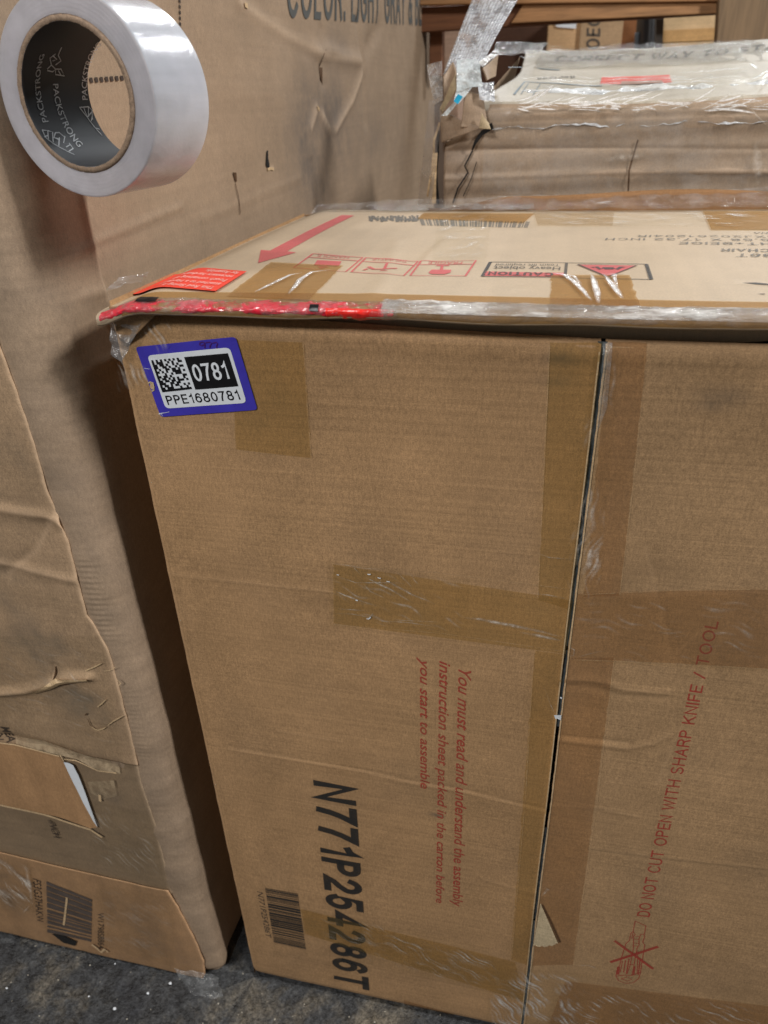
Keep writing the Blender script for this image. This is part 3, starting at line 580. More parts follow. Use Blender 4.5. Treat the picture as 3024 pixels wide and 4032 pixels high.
tapeW = [(r3((160, 158), (250, 170), (330, 185), (460, 190)), .0009), (r3((150, 215), (280, 262), (420, 262), (560, 265)), .0009), (r3((330, 230), (390, 262), (470, 300), (590, 372)), .0022), (r3((440, 245), (500, 280), (580, 325), (715, 378)), .0024), (r3((500, 200), (540, 240), (590, 290)), .0016), (r3((575, 210), (600, 250), (625, 275)), .0014), (r3((150, 300), (220, 330), (290, 355), (400, 390)), .0022), (r3((180, 405), (280, 410), (370, 418)), .0016), (r3((165, 430), (260, 432), (350, 450), (400, 430)), .0009), (r3((370, 450), (420, 470), (560, 478), (770, 510)), .0011), (r3((430, 462), (600, 470), (760, 478)), .0008), (r3((320, 230), (270, 180), (300, 215)), .001), (r3((320, 265), (360, 310), (450, 350)), .0016), (r3((370, 255), (410, 262), (420, 230)), .001), (r3((350, 455), (375, 430), (340, 460)), .0018)]
F.strokes('wrinkle_highlight', tapeW, .001, WRINKF, main, extra=.0012, taper=True)
F.strokes('wrinkle_highlight', [(r3((860, 452), (960, 462), (1100, 490), (1250, 520), (1420, 562)), .0036), (r3((1150, 530), (1280, 552), (1410, 580)), .0035), (r3((1260, 100), (1330, 125), (1460, 135)), .0011), (r3((1220, 320), (1330, 330), (1430, 350)), .001), (r3((1300, 820), (1340, 930), (1380, 1010)), .0006)], .001, WRINKF, main, extra=.0014, taper=True)
F.strokes('wrinkle_highlight', [(r3((345, 213), (352, 216), (362, 214)), .0012), (r3((400, 232), (408, 236), (417, 236)), .001), (r3((448, 253), (466, 256)), .0009), (r3((178, 217), (190, 219)), .0009), (r3((340, 455), (350, 458), (362, 448)), .0012), (r3((280, 354), (292, 358)), .0014), (r2((745, 455), (768, 452), (760, 462)), .006), (r2((768, 370), (776, 372)), .002)], .002, WHITE, main, extra=.0018)
F.strokes('wrinkle_highlight', [(r2((795, 150), (828, 165), (826, 190), (795, 195)), .0012), (r2((820, 205), (890, 185), (960, 170)), .0012), (r2((800, 640), (790, 600)), .001), (r2((700, 1180), (715, 1190), (690, 1220)), .004), (r2((820, 1520), (890, 1518), (935, 1535)), .002), (r2((760, 1480), (820, 1490)), .0016), (r2((920, 1518), (940, 1540)), .0025)], .002, WRINKF, main, extra=.0014, taper=True)
# lower film band, streaks in world metres on the front
def wstreaks(q, n, L, ang, w, mat, jit=.25, name='wrinkle_highlight', extra=.0018, surf=None, par=None):
    surf = surf or F; par = par or main
    q = surf.pt(q); ln = []; ax = [i for i in range(3) if i != surf.ax]
    for _ in range(n):
        u, v = random.random(), random.random(); p = (1-u)*(1-v)*q[0]+u*(1-v)*q[1]+u*v*q[2]+(1-u)*v*q[3]
        th = ang+random.gauss(0, jit); l = L*random.uniform(.3, 1.4); pts = []; cur = random.uniform(-.5, .5)
        for k in range(6):
            pts.append(p.copy()); p[ax[0]] += math.cos(th)*l/5; p[ax[1]] += math.sin(th)*l/5; th += cur/5
        ln.append((pts, w*random.uniform(.4, 1.5)))
    return surf.strokes(name, ln, w, mat, par, extra=extra, taper=True, px=False)
SOFTF = filmmat('film_haze', .62, .3, 300, .3, veilcol=(.80, .73, .64), spec=.12, soft=True)
SOFTW = filmmat('film_haze_white', .8, .2, 300, .3, veilcol=(.86, .84, .80), spec=.2, soft=True)
def hazesheet(surf, q, ang, mat, par, seed, extra=.0012, step=.0016, f=(60, 260), amt=1, thr=.15, name='stretch_film'):
    q = surf.pt(q); L = max(np.linalg.norm(q[1]-q[0]), np.linalg.norm(q[2]-q[3])); H = max(np.linalg.norm(q[3]-q[0]), np.linalg.norm(q[2]-q[1])); nu, nv = int(L/step)+4, int(H/step)+4
    P = bil(q, nu, nv); ax = [i for i in range(3) if i != surf.ax]; a, b = P[..., ax[0]], P[..., ax[1]]
    al = a*math.cos(ang)+b*math.sin(ang); pe = -a*math.sin(ang)+b*math.cos(ang); pe = pe+.004*np.sin(al*60)+.002*np.sin(al*170+1)
    w = Waves(12, *f, seed); st = w(pe, al*.10)*1.6; lo = Waves(7, 8, 30, seed+1)(a, b)
    U, V = np.meshgrid(np.linspace(0, 1, nu), np.linspace(0, 1, nv), indexing='ij'); fade = sstep(0, .15, U)*sstep(1, .85, U)*sstep(0, .2, V)*sstep(1, .8, V)
    so = np.clip((st-thr)*1.6, 0, 1)*np.clip(.35+lo*1.6, 0, 1)*fade*amt
    return gridmesh(name, surf.lay(P, extra), mat, par, {'soft': so})
hazesheet(T, z7((0, 90), (1659, 90), (1659, 230), (0, 210)), .1, SOFTW, main, 341, extra=.003, step=.003, thr=.1)
hazesheet(T, z6((950, 100), (1260, 100), (1220, 420), (900, 400)), 1.2, SOFTW, main, 343, extra=.002, step=.003, amt=.35, thr=-.1)
hazesheet(F, r1((620, 900), (1300, 1050), (1480, 1330), (640, 1120)), -.72, SOFTF, main, 301)
hazesheet(F, r1((380, 860), (1460, 1140), (1500, 1330), (400, 990)), -.30, SOFTF, main, 303, amt=.6)
hazesheet(F, r2((740, 1600), (1700, 1690), (1700, 1960), (700, 1800)), -.62, SOFTF, main, 305)
hazesheet(F, r2((480, 1520), (900, 1560), (860, 1900), (440, 1800)), -.9, SOFTW, main, 307, amt=1, thr=-.1)
hazesheet(F, r3((120, 140), (900, 240), (880, 560), (140, 500)), -.35, SOFTF, main, 309, amt=.7, thr=.25)
hazesheet(F, [(2340, 1350), (2440, 1350), (2360, 2400), (2200, 2400)], 1.45, SOFTF, main, 311, amt=.7, thr=.0)
hazesheet(F, [(2240, 2360), (3040, 2330), (3040, 2640), (2200, 2600)], -.1, SOFTF, main, 313, amt=.5, thr=.2)
hazesheet(F, [(430, 1230), (700, 1260), (640, 1500), (450, 1560)], -1.1, SOFTF, main, 315, amt=1, thr=.0)
F.sheet('stretch_film', [(2375, 1350), (2412, 1352), (2390, 1600), (2350, 1700)], FILM, main, extra=.001)
streak_seam = [([(2388+random.uniform(-14, 14), 1360+k*9), (2392+random.uniform(-16, 16), 1366+k*9+random.uniform(-6, 14)), (2396+random.uniform(-16, 16), 1372+k*9)], .0005) for k in range(26)]
F.strokes('wrinkle_highlight', streak_seam, .0006, WRINKF, main, extra=.0014)
# scoring light edge beside the seam
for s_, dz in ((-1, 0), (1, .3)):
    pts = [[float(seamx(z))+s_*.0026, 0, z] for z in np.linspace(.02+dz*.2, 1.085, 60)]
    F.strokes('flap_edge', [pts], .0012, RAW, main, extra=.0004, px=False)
# painted highlight along the flap edge right under the lip
F.strokes('edge_highlight', [([[x, 0, float(zt(x))-.0015+.0006*math.sin(x*70)] for x in np.linspace(.10, .436, 60)], .0012)], .001, WRINK, main, extra=.0014, px=False)
# torn triangle beside the seam
tp = F.pt(r2((684, 1250), (760, 1418), (700, 1404), (655, 1428))); nn = 26
U, V = np.meshgrid(np.linspace(0, 1, nn), np.linspace(0, 1, 48), indexing='ij')
Lf = tp[0]*(1-V[..., None])+tp[3]*V[..., None]; Rt = tp[0]*(1-V[..., None])+tp[1]*V[..., None]; Pt = Lf*(1-U[..., None])+Rt*U[..., None]
Pt[..., 2] += -.006*np.sin(U*np.pi)*V+.001*np.sin(U*23)*V
Pt[..., 1] = fy(Pt[..., 0], Pt[..., 2])-.0016+.0006*np.sin(Pt[..., 2]*2*np.pi/.0042)-.002*V*U
gridmesh('torn_patch', Pt, PULP, main)
F.strokes('torn_shadow_edge', [r2((690, 1255), (728, 1330), (768, 1420))], .0022, KDARK, main, extra=.0012)  # dark stroke painted as the lifted board's shadow
# crushed front corner of the top: folded triangle of film and board
cp = [hit(np.array(p, float), 1, y) for p, y in (((640, 1215), -.012), ((486, 1366), -.0045), ((462, 1300), -.006), ((432, 1205), -.014), ((520, 1195), -.016))]
U, V = np.meshgrid(np.linspace(0, 1, 20), np.linspace(0, 1, 24), indexing='ij'); U_, V_ = U[..., None], V[..., None]
P = (1-V_)*((1-U_)*cp[3]+U_*cp[0])+V_*((1-U_)*cp[2]+U_*cp[1]); cr = Waves(10, 20, 70, 77, True); P[..., 1] += .0028*cr(P[..., 0], P[..., 2])+.004*sstep(.4, 1, U)*V
gridmesh('corner_fold', P, KRAFT, main, {'dirt': .25+U*0, 'pale': U*0}, thick=.0012)
q = [hit(np.array(p, float), 1, -.003) for p in ((436, 1205), (590, 1225), (490, 1420), (452, 1390))]
P = (1-V_)*((1-U_)*q[0]+U_*q[1])+V_*((1-U_)*q[3]+U_*q[2]); P[..., 1] += .004*Waves(12, 30, 100, 78, True)(P[..., 0], P[..., 2])-.004
gridmesh('stretch_film', P, FILM, main, smooth=False)
# loose clear film over the far left of the red band
q = [hit(np.array(p, float), 2, ZT+.006) for p in z4((75, 460), (150, 395), (280, 378), (240, 420))]
P = (1-V_)*((1-U_)*q[0]+U_*q[1])+V_*((1-U_)*q[3]+U_*q[2]); P[..., 2] += .003*Waves(12, 30, 100, 79, True)(P[..., 0], P[..., 1])
gridmesh('stretch_film', P, FILM, main, smooth=False)
# rear flap standing up behind the top, wrapped in film
xs = np.linspace(.20, BW, 120); h = .004+.022*sstep(.2, .34, xs)+.004*np.sin(xs*14); zz = np.linspace(0, 1, 8)
P = np.stack([np.repeat(xs[:, None], 8, 1), BD-.004+.010*zz[None]+.002*np.sin(xs*25)[:, None], topz(xs, xs*0+.57)[:, None]-.004+h[:, None]*zz[None]], -1)
gridmesh('rear_flap', P, cardboard('kraft_flap_dark', lin(150, 112, 76), mottle=.15), main, thick=.003)
def crumple(name, P, mat, par, amp, fr, seed, axis=None, smooth=False, label=None):
    w = Waves(14, *fr, seed, True, 3); w2_ = Waves(14, *fr, seed+9, True, 3); P = P.copy(); a, b, c = P[..., 0].copy(), P[..., 1].copy(), P[..., 2].copy()
    P[..., 1] += amp*w(a, b, c); P[..., 2] += amp*w2_(a, b, c); return gridmesh(name, P, mat, par, label=label, smooth=smooth)
crumple('stretch_film', bil([(.02, .56, ZT), (BW, .55, ZT+.006), (BW, .60, ZT+.030), (.02, .60, ZT+.008)], 260, 10), CLEAR, main, .004, (12, 60), 91)
crumple('stretch_film', bil([(.12, .575, ZT-.002), (.36, .57, ZT+.002), (.36, .592, ZT+.008), (.12, .592, ZT+.004)], 90, 6), FILM, main, .003, (20, 60), 92)
T.strokes('wrinkle_highlight', [(z7((420, 95), (500, 75), (590, 58)), .012), (z7((425, 102), (500, 98), (575, 92)), .006), (z7((330, 50), (355, 38)), .014), (z7((1340, 185), (1420, 205), (1500, 215)), .006), (z7((1520, 92), (1560, 100)), .012), (z7((1600, 168), (1659, 172)), .008), (z7((50, 128), (130, 120)), .006), (z7((440, 140), (520, 128)), .005), (z7((1270, 222), (1350, 228)), .006), (z6((1040, 150), (1150, 130)), .012), (z6((1050, 268), (1090, 262)), .01)], .004, WRINK, main, extra=.012, taper=True)

# ================================================================== TALL CARTON ON THE LEFT
tall = thing('tall_carton', 'tall scuffed brown carton at the left lettered LIGHT GRAY & BLACK', 'box', (-.5, 0, 0))
GX, FYL = -.05, -.018
def wpt(pts): return [(p[1], p[2]) for p in hit(np.array(pts, float), 0, GX)]
wcr = [(wpt([(57, 1123), (354, 971)]), .0016, .005), (wpt([(380, 949), (715, 813)]), .0016, .005), (wpt([(184, 1540), (449, 1414)]), .002, .006), (wpt([(76, 1243), (405, 1145)]), .002, .006),
       (wpt([(310, 560), (329, 800), (365, 980), (405, 1154), (440, 1260)]), .0045, .007), (wpt([(345, 780), (380, 980), (420, 1150)]), -.003, .007),
       (wpt(w2((230, 0), (400, 130), (560, 235), (700, 310), (800, 370))), .006, .012), (wpt(w2((790, 320), (900, 375), (1030, 395))), .006, .014), (wpt(w2((250, 0), (420, 145), (580, 250), (700, 330))), -.005, .015),
       (wpt(w2((1040, 460), (970, 650), (860, 850))), .005, .010), (wpt(w2((1005, 130), (1030, 300), (1050, 600), (1060, 800))), -.006, .012), (wpt(w2((775, 190), (785, 350), (770, 450), (785, 550))), -.006, .009),
       (wpt(w2((1160, 170), (1070, 310))), -.006, .02), (wpt(w2((740, 700), (690, 850), (700, 1000))), .004, .010), (wpt(w2((770, 740), (820, 850))), .005, .009), (wpt(w2((0, 595), (480, 600))), .001, .02),
       (wpt([(800, 860), (1180, 700)]), .001, .008)]
ww = Waves(9, .5, 2.2, 101); ww2 = Waves(9, 3, 9, 103)
def wx(y, z):
    y, z = np.asarray(y, float), np.asarray(z, float)
    x = GX+ww(y, z)*.004*sstep(.1, .5, y)+ww2(y, z)*.0008
    for poly, a, w in wcr: x = x+a*np.exp(-(pdist(y, z, poly)/w)**2)
    return x
# side panel with its crushed front corner: cross-section runs from the front round the corner and back
sec = [(-.135, FYL+.001), (-.118, FYL), (-.104, FYL), (-.094, FYL-.001), (-.086, FYL-.001), (-.079, FYL+.000), (-.072, FYL+.0015), (-.065, FYL+.0035), (-.059, FYL+.007), (-.0545, FYL+.013), (-.0515, FYL+.021), (-.0503, FYL+.034)]
yy = np.concatenate([np.linspace(.036, .5, 150), .5+np.linspace(0.004, 1, 120)**1.3*1.75]); zz = np.concatenate([np.linspace(0.0, 1.2, 640), np.linspace(1.204, 1.95, 160)])
SP = []; crw = Waves(10, 12, 45, 107, True); crw3 = Waves(10, 60, 130, 108, True)
cx_ = np.array([s[0] for s in sec]); cy_ = np.array([s[1] for s in sec])
Xs = np.concatenate([cx_, np.full(len(yy), GX)]); Ys = np.concatenate([cy_, yy]); iscor = np.concatenate([np.ones(len(sec)), np.zeros(len(yy))])
Zg = np.repeat(zz[None], len(Xs), 0); Yg = np.repeat(Ys[:, None], len(zz), 1); Xb = np.repeat(Xs[:, None], len(zz), 1); C_ = np.repeat(iscor[:, None], len(zz), 1)
# the corner leans: edge position changes with height
lean = np.interp(zz, [0, .06, .2, .45, .6, .86, 1.1, 1.95], [.020, .012, .002, .000, .004, -.006, -.010, -.014])[None]
kcor = sstep(.10, 0, Yg+.018)
kcl = sstep(.040, .004, Yg+.018)
Xg = np.where(C_ > 0, Xb, wx(Yg, Zg))+lean*kcl
kc2 = np.exp(-((Xb+.084)/.009)**2)*C_
dent = Waves(9, 3, 14, 117)(Xb*.5+Yg, Zg); wr = dent*.0034*kcor*sstep(-.12, -.09, Xb)+crw(Xb+Yg, Zg)*.0012*kcor+crw3(Xb+Yg, Zg)*.0004*kcor
ribz = np.sin(Zg*2*np.pi/.0075+2*np.sin(Yg*60))*.0004*kc2*(sstep(.70, .74, Zg)*sstep(.86, .82, Zg)+.45*sstep(.50, .54, Zg)*sstep(.68, .6, Zg))
Xg = Xg+wr*.7+ribz; Yg2 = Yg-wr*.7*(C_)-ribz*C_
foot = sstep(.05, 0, Zg); Xg = Xg-.014*foot**2*(1-kcor*.3)-.012*foot*kcor; Yg2 = Yg2+.014*foot**2*kcor
dirt = .30*kcor*(.5+.5*crw(Yg, Zg*.6))+.12
def blob(a, poly, w, d): return a+d*np.exp(-(pdist(Yg, Zg, poly)/w)**2)
for p, w, d in ((w2((640, 600), (640, 760), (640, 920)), .045, .55), (w2((700, 600), (760, 700), (880, 690)), .05, .5), (w2((860, 700), (760, 850), (720, 960)), .09, .55), (w2((700, 1180), (760, 1300)), .10, .7), (w2((900, 1000), (1300, 900)), .10, .35),
                (w2((840, 270), (930, 320)), .035, .5), (w2((1150, 860), (1100, 880)), .05, .4), (w2((560, 700), (540, 1050)), .03, .25), (w2((1440, 190), (1500, 150)), .05, .4), (w2((650, 1000), (1000, 750)), .16, .25)):
    dirt = blob(dirt, wpt(p), w*.9, d*.5)
pale = 0*Yg
for p, w, d in ((w2((230, 0), (400, 130), (560, 235), (700, 310), (800, 370), (1030, 395)), .006, .35), (w2((1035, 470), (970, 650), (860, 850)), .006, .5), (w2((735, 700), (700, 830)), .007, .5), (w2((770, 740), (820, 850)), .007, .5), ([(329, 800), (405, 1154)], .002, .25), (w2((415, 1100), (450, 1098)), .004, .6)):
    pale = blob(pale, wpt(p), w, d)
gridmesh('side_panel', np.stack([Xg, Yg2, Zg], -1), KWALL, tall, {'dirt': dirt, 'pale': pale})
WS = Surf(0, GX, wx, .0012, 1, maxlen=.03)
text2(WS, 'printed_text', 'COLOR: LIGHT GRAY & BLACK', [(1128, 70), (1703, 104), (1703, -62), (1132, -150)], plain('wall_print', lin(84, 86, 84), .7, .2), tall, .15, .15)
def dash(pts, n, w):
    a, b = np.array(pts[0], float), np.array(pts[1], float); return [([tuple(a+(b-a)*(k+.0)/n), tuple(a+(b-a)*(k+.58)/n)], w) for k in range(n)]
WS.strokes('dashed_line', dash([(350, 316), (512, 305)], 8, .0042)+dash([(701, -160), (709, 110)], 12, .004)+dash([(520, 304), (700, 292)], 9, .0042), .002, plain('dash_print', lin(62, 50, 42), .7), tall)
WS.poly('cut_slit', [[(1044, 594), (1049, 592), (1050, 630), (1056, 655), (1050, 664), (1041, 650)]], DARK, tall, .0004); WS.poly('cut_slit', [[(913, 678), (927, 680), (929, 715), (924, 716)]], KDARK, tall, .0004)
WS.poly('cut_slit', [w2((770, 440), (782, 440), (790, 555), (770, 500))], KDARK, tall, .0004); WS.strokes('cut_slit', [(w2((205, 1200), (225, 1300), (235, 1400)), .0018), (w2((785, 320), (770, 440)), .004)], .002, KDARK, tall, .0004)
WS.strokes('torn_fibre', [(w2((410, 1108), (430, 1100), (450, 1105)), .004), (w2((260, 30), (280, 40)), .006), (w2((730, 700), (745, 720)), .006)], .003, RAW, tall, .0006)
# front side of the tall carton
def lpt(pts): return [(p[0], p[2]) for p in hit(np.array(pts, float), 1, FYL)]
edge = np.array(lpt([(-60, 1190), (0, 1349), (66, 1530), (136, 1740), (190, 1930), (273, 2133), (345, 2420), (372, 2455), (430, 2560), (470, 2700), (520, 2900), (560, 3080), (620, 3260), (672, 3490)]))
eo = edge[np.argsort(edge[:, 1])]
def ex(z): return np.interp(z, eo[:, 1], eo[:, 0])
fcr = [(lpt(f7((0, 710), (120, 700), (240, 665), (300, 640), (410, 635))), -.006, .006), (lpt(f7((250, 590), (250, 650))), .003, .004), (lpt(ov((0, 1095), (100, 1110), (190, 1160))), -.003, .006), (lpt(ov((0, 1210), (80, 1230), (160, 1250))), -.002, .006),
       (lpt([(0, 2890), (180, 2925), (330, 2975), (470, 3010)]), .003, .008), (lpt([(40, 2250), (150, 2160), (230, 2000)]), .002, .01)]
lw = Waves(10, 2, 9, 111); lw2 = Waves(12, 14, 50, 113, True)
def ly(x, z):
    x, z = np.asarray(x, float), np.asarray(z, float)
    y = FYL-.002+lw(x, z)*.0015+lw2(x, z)*.0005
    for poly, a, w in fcr: y = y+a*np.exp(-(pdist(x, z, poly)/w)**2)
    return y
def fpanel(name, top, bot, mat, dy, nz, x0=-.62, right=None, dirts=(), thick=.0014, label=None, wav=.0007):
    U, V = np.meshgrid(np.linspace(0, 1, 150), np.linspace(0, 1, nz), indexing='ij')
    zt0, zt1 = top; zb0, zb1 = bot
    z = None
    for it in range(3):
        xr = right(zt1*(1-V)+zb1*V) if right else ex(zt1*(1-V)+zb1*V)
        X = x0+(xr-x0)*U; k = (X-x0)/(-.1-x0); zt_ = zt0+(zt1-zt0)*k; zb_ = zb0+(zb1-zb0)*k; z = zt_*(1-V)+zb_*V
    X = X+wav*Waves(9, 10, 60, nz)(z, z*0)*(U > .97)
    y = ly(X, z)+dy+.0012*sstep(.95, 1, U); d = .22+0*U; dist = (1-U)*(xr-x0)
    for p, w, a in dirts: d = d+.6*a*np.exp(-(pdist(X, z, lpt(p))/w)**2)
    pale = .6*np.exp(-(dist/.0035)**2)
    for poly, a, w in fcr: pale = pale+.3*np.exp(-(pdist(X, z, poly)/.003)**2)
    return gridmesh(name, np.stack([X, y, z], -1), mat, tall, {'dirt': d, 'pale': pale}, thick=thick, label=label)
dz = [(f7((80, 470), (140, 500), (170, 540)), .02, .5), (f7((270, 480), (290, 520)), .010, .9), (f7((330, 730), (370, 770)), .016, .8), (f7((350, 700), (420, 740)), .01, .6), (ov((90, 1380), (120, 1440)), .02, .5), (ov((20, 1300), (60, 1340)), .02, .4), (ov((30, 960), (60, 1000)), .012, .3), (f7((0, 150), (80, 200)), .02, .3), (f7((380, 720), (480, 830)), .02, .35), (f7((250, 700), (330, 790)), .02, .4)]
fpanel('front_panel', (1.95, 1.95), (.512, .509), KTALL, 0, 560, dirts=dz)
KOL = cardboard('taped_band', lin(146, 124, 98), mottle=.12, rough=.45, rib=(3, 3, 60))
fpanel('taped_band', (.53, .52), (.235, .225), KOL, .0015, 90, dirts=[(f7((430, 1180), (520, 1190)), .012, .5)], right=lambda z: ex(z)-.001)
bot = lambda z: np.interp(z, [0, .02, .06, .12, .2, .26], [-.085, -.076, -.072, -.078, -.092, -.108])
fpanel('lower_flap', (.262, .236), (.012, .004), KORANGE, -.0015, 120, right=bot, dirts=[(f7((600, 1700), (700, 1830)), .04, .3), (f7((30, 1500), (60, 1650)), .03, .4)], label='orange brown bottom flap with barcode', wav=.0012)
LS = Surf(1, FYL, lambda x, z: ly(x, z)-.0026, .0004, -1); LS0 = Surf(1, FYL, lambda x, z: ly(x, z)-.0011, .0004, -1)
# window with orange board and a white foam sliver
LS0.poly('exposed_board', [f4((-60, 985), (200, 1020), (430, 1075), (760, 1165), (830, 1260), (960, 1560), (1240, 2040), (1150, 2055), (820, 1940), (560, 1880), (-60, 1740))], KORANGE, tall, .0010)
LS0.poly('white_foam', [f4((818, 1232), (880, 1240), (935, 1270), (1000, 1400), (1090, 1660), (1170, 1850), (1242, 2035), (1180, 1950), (1060, 1740), (940, 1500), (885, 1350), (850, 1300))], WHITE, tall, .0018)
LS0.strokes('torn_edge', [(f4((-60, 985), (200, 1018), (430, 1072), (760, 1160)), .0022), (f4((-60, 1745), (560, 1885), (1150, 2065), (1300, 2160)), .004), (f4((770, 1150), (820, 1225)), .002), (f4((820, 1195), (960, 1215), (1240, 1340), (1470, 1370)), .002)], .002, RAW, tall, .0016)
LS0.strokes('torn_fibre', [(f4((450, 360), (640, 290), (760, 215), (940, 205), (1140, 182)), .007), (f4((1090, 98), (1130, 80), (1180, 60), (1240, 30), (1290, 5)), .0015), (f4((1240, 545), (1290, 505), (1340, 455)), .0014), (f4((1365, 775), (1430, 725), (1490, 690), (1560, 650)), .0013), (f4((1320, 100), (1400, 90), (1460, 50)), .0009), (f4((1170, 790), (1210, 822), (1250, 832), (1300, 820), (1340, 800)), .0016), (f4((1500, 280), (1530, 250), (1480, 200)), .0012), (f4((1260, 1640), (1270, 1720)), .004)], .003, RAW, tall, .0014, taper=True)
LS0.strokes('torn_gap', [(f4((700, 60), (712, 130), (695, 215)), .0022), (f4((1085, 650), (1110, 625)), .0016), (f4((1120, 690), (1150, 770), (1190, 800)), .0009), (f4((720, 275), (860, 262), (960, 240)), .0014)], .003, KDARK, tall, .0012, taper=True)
LS0.poly('lightened_patch', [f4((200, 930), (560, 960), (760, 1040), (1100, 1170), (1470, 1250), (1520, 1380), (1260, 1350), (960, 1200), (560, 1100), (220, 1010))], ink('pale_tape', lin(196, 174, 142), .55, 60), tall, .0012)
LS0.poly('lightened_patch', [f4((1110, 1480), (1440, 1460), (1480, 1650), (1300, 1700), (1150, 1620))], ink('pale_tape_low', lin(190, 168, 136), .6, 60), tall, .0012)
DK = plain('dark_print', lin(70, 58, 48), .6, .2)
LS0.text('printed_text', 'MEA', f4((20, 800), (105, 1005), (200, 990), (130, 800)), DK, tall, bold=.01, shear=.2); LS0.text('printed_text', 'N', f4((-40, 890), (-20, 985), (60, 975), (30, 890)), DK, tall, shear=.2)
LS0.text('printed_text', 'INCH', f4((610, 1960), (690, 2190), (770, 2190), (690, 2000)), DK, tall, bold=.01, shear=.2)
barcode(LS, 'printed_barcode', f5((632, 690), (1222, 935), (1215, 1480), (640, 1360)), 16, plain('smudged_print', lin(86, 76, 70), .6, .25, 40), tall, dens=.66)
LS.text('printed_text', 'FS3G37HAKW', f5((452, 650), (505, 1230), (590, 1230), (560, 690)), DK, tall); LS.text('printed_text', 'W1798S8864', f5((1300, 1100), (1300, 1560), (1385, 1575), (1375, 1110)), DK, tall)
LS.strokes('pale_crack', [f5((900, 900), (880, 1080), (858, 1260))], .0035, RAW, tall, .0006)
hazesheet(LS, f5((-60, 340), (440, 440), (500, 1100), (-60, 1040)), -1.2, SOFTF, tall, 331, extra=.0025, thr=-.15)
hazesheet(LS, f5((1300, 700), (2300, 900), (2300, 1800), (1300, 1500)), -.5, SOFTF, tall, 333, extra=.0025, amt=.5, thr=.1)
hazesheet(LS0, f7((420, 1180), (700, 1250), (760, 1600), (420, 1450)), -.9, SOFTF, tall, 335, extra=.004, amt=.5, thr=.1)
hazesheet(LS0, f7((0, 450), (470, 450), (560, 1000), (0, 900)), -.3, SOFTF, tall, 337, extra=.002, amt=.35, thr=.2)
LS.strokes('wrinkle_highlight', [(f5((50, 880), (130, 940), (220, 1000)), .008), (f5((340, 1080), (380, 1040), (430, 970)), .003), (f5((380, 460), (430, 700), (470, 1000)), .006)], .004, WRINKF, tall, .004, taper=True)
# torn hole at the foot, film ends lying on the floor
LS.poly('torn_hole', [f5((700, 1370), (860, 1400), (1030, 1470), (1010, 1530), (860, 1490))], DARK, tall, .0012)
LS.strokes('torn_fibre', [(f5((1230, 1500), (1300, 1550), (1350, 1600), (1400, 1560), (1440, 1600)), .005)], .004, RAW, tall, .002)
def P0(px, z=0.0): return hit(np.array(px, float), 2, z)
crumple('film_tail', bil([P0(f5((300, 1230))[0], .05), P0(f5((640, 1350))[0], .045), P0(f5((860, 1590))[0], .004), P0(f5((500, 1440))[0], .012)], 40, 14), FILM, tall, .006, (20, 60), 131)
crumple('film_tail', bil([P0(f5((640, 1250))[0], .055), P0(f5((1010, 1400))[0], .045), P0(f5((1150, 1560))[0], .006), P0(f5((840, 1560))[0], .004)], 40, 14), FILM, tall, .006, (20, 60), 133)
zb = Z(1.508, 0, 3400)
crumple('film_tail', bil([P0(zb((1040, 610))[0], .03), P0(zb((1290, 660))[0], .03), P0(zb((1330, 780))[0], .002), P0(zb((1160, 790))[0], .002)], 36, 16), FILM, tall, .008, (20, 70), 135)
for px_ in (zb((1258, 760))[0], zb((1300, 756))[0], zb((1115, 672))[0], zb((1200, 765))[0], zb((1090, 650))[0]):
    c = P0(px_, .018); crumple('film_glint', bil([c+(-.006, 0, .002), c+(.005, .001, .003), c+(.006, -.001, -.004), c+(-.004, 0, -.003)], 6, 5), WRINK, tall, .002, (60, 160), int(px_[0]))  # small white scraps painted as highlights on the film
box('back_body', (-.62, FYL+.014, .0), (-.135, 2.25, 1.93), KWALL, tall, bevel=0); box('top_panel', (-.62, FYL+.012, 1.931), (-.052, 2.25, 1.936), KWALL, tall, bevel=0)
# loose chips of debris on the floor
chips = []
for p in ((683, 595), (1012, 710), (877, 770), (680, 862), (527, 788), (40, 740)):
    c = P0(zb(p)[0], .001); bm = bmesh.new(); bmesh.ops.create_icosphere(bm, subdivisions=1, radius=.0021*random.uniform(.6, 1.2))
    for v in bm.verts: v.co = Vector((v.co.x*random.uniform(.7, 1.6), v.co.y*random.uniform(.7, 1.3), v.co.z*.5))+Vector(c)
    me = bpy.data.meshes.new('paint_chip'); bm.to_mesh(me); bm.free(); me.materials.append(WHITE); o = link(bpy.data.objects.new('paint_chip', me))
    o['label'] = 'tiny pale chip lying on the dark floor before the cartons'; o['category'] = 'debris'; o['group'] = 'pale chips on the floor'

# ================================================================== TAPE ROLL
K = 1.34
a = np.array([.1169, .9931, 0.]); a /= np.linalg.norm(a); c3 = CAM+K*(np.array([.11655544, -.16509763, 1.27514006])-CAM)
e1 = np.array([a[1], -a[0], 0.]); e2 = np.array([0, 0, 1.])
Rc, Ri, Ro, L = .0400*K, .0368*K, .0538*K, .058*K
roll = thing('tape_roll', 'thick roll of clear packing tape with dark core against the tall carton', 'tape roll', tuple(c3))
def rev(prof, n=128, jit=0, seed=0):      # prof: (axial, radius)
    th = np.linspace(0, 2*np.pi, n+1); P = np.zeros((len(prof), n+1, 3)); w = Waves(9, 3, 20, seed, False)
    for i, (s, r) in enumerate(prof):
        rr_ = r+(jit*w(np.cos(th)*2+s*30, np.sin(th)*2) if jit else 0)
        P[i] = c3+a*s+np.outer(rr_*np.cos(th) if jit else r*np.cos(th), e1)+np.outer(rr_*np.sin(th) if jit else r*np.sin(th), e2)
    return P
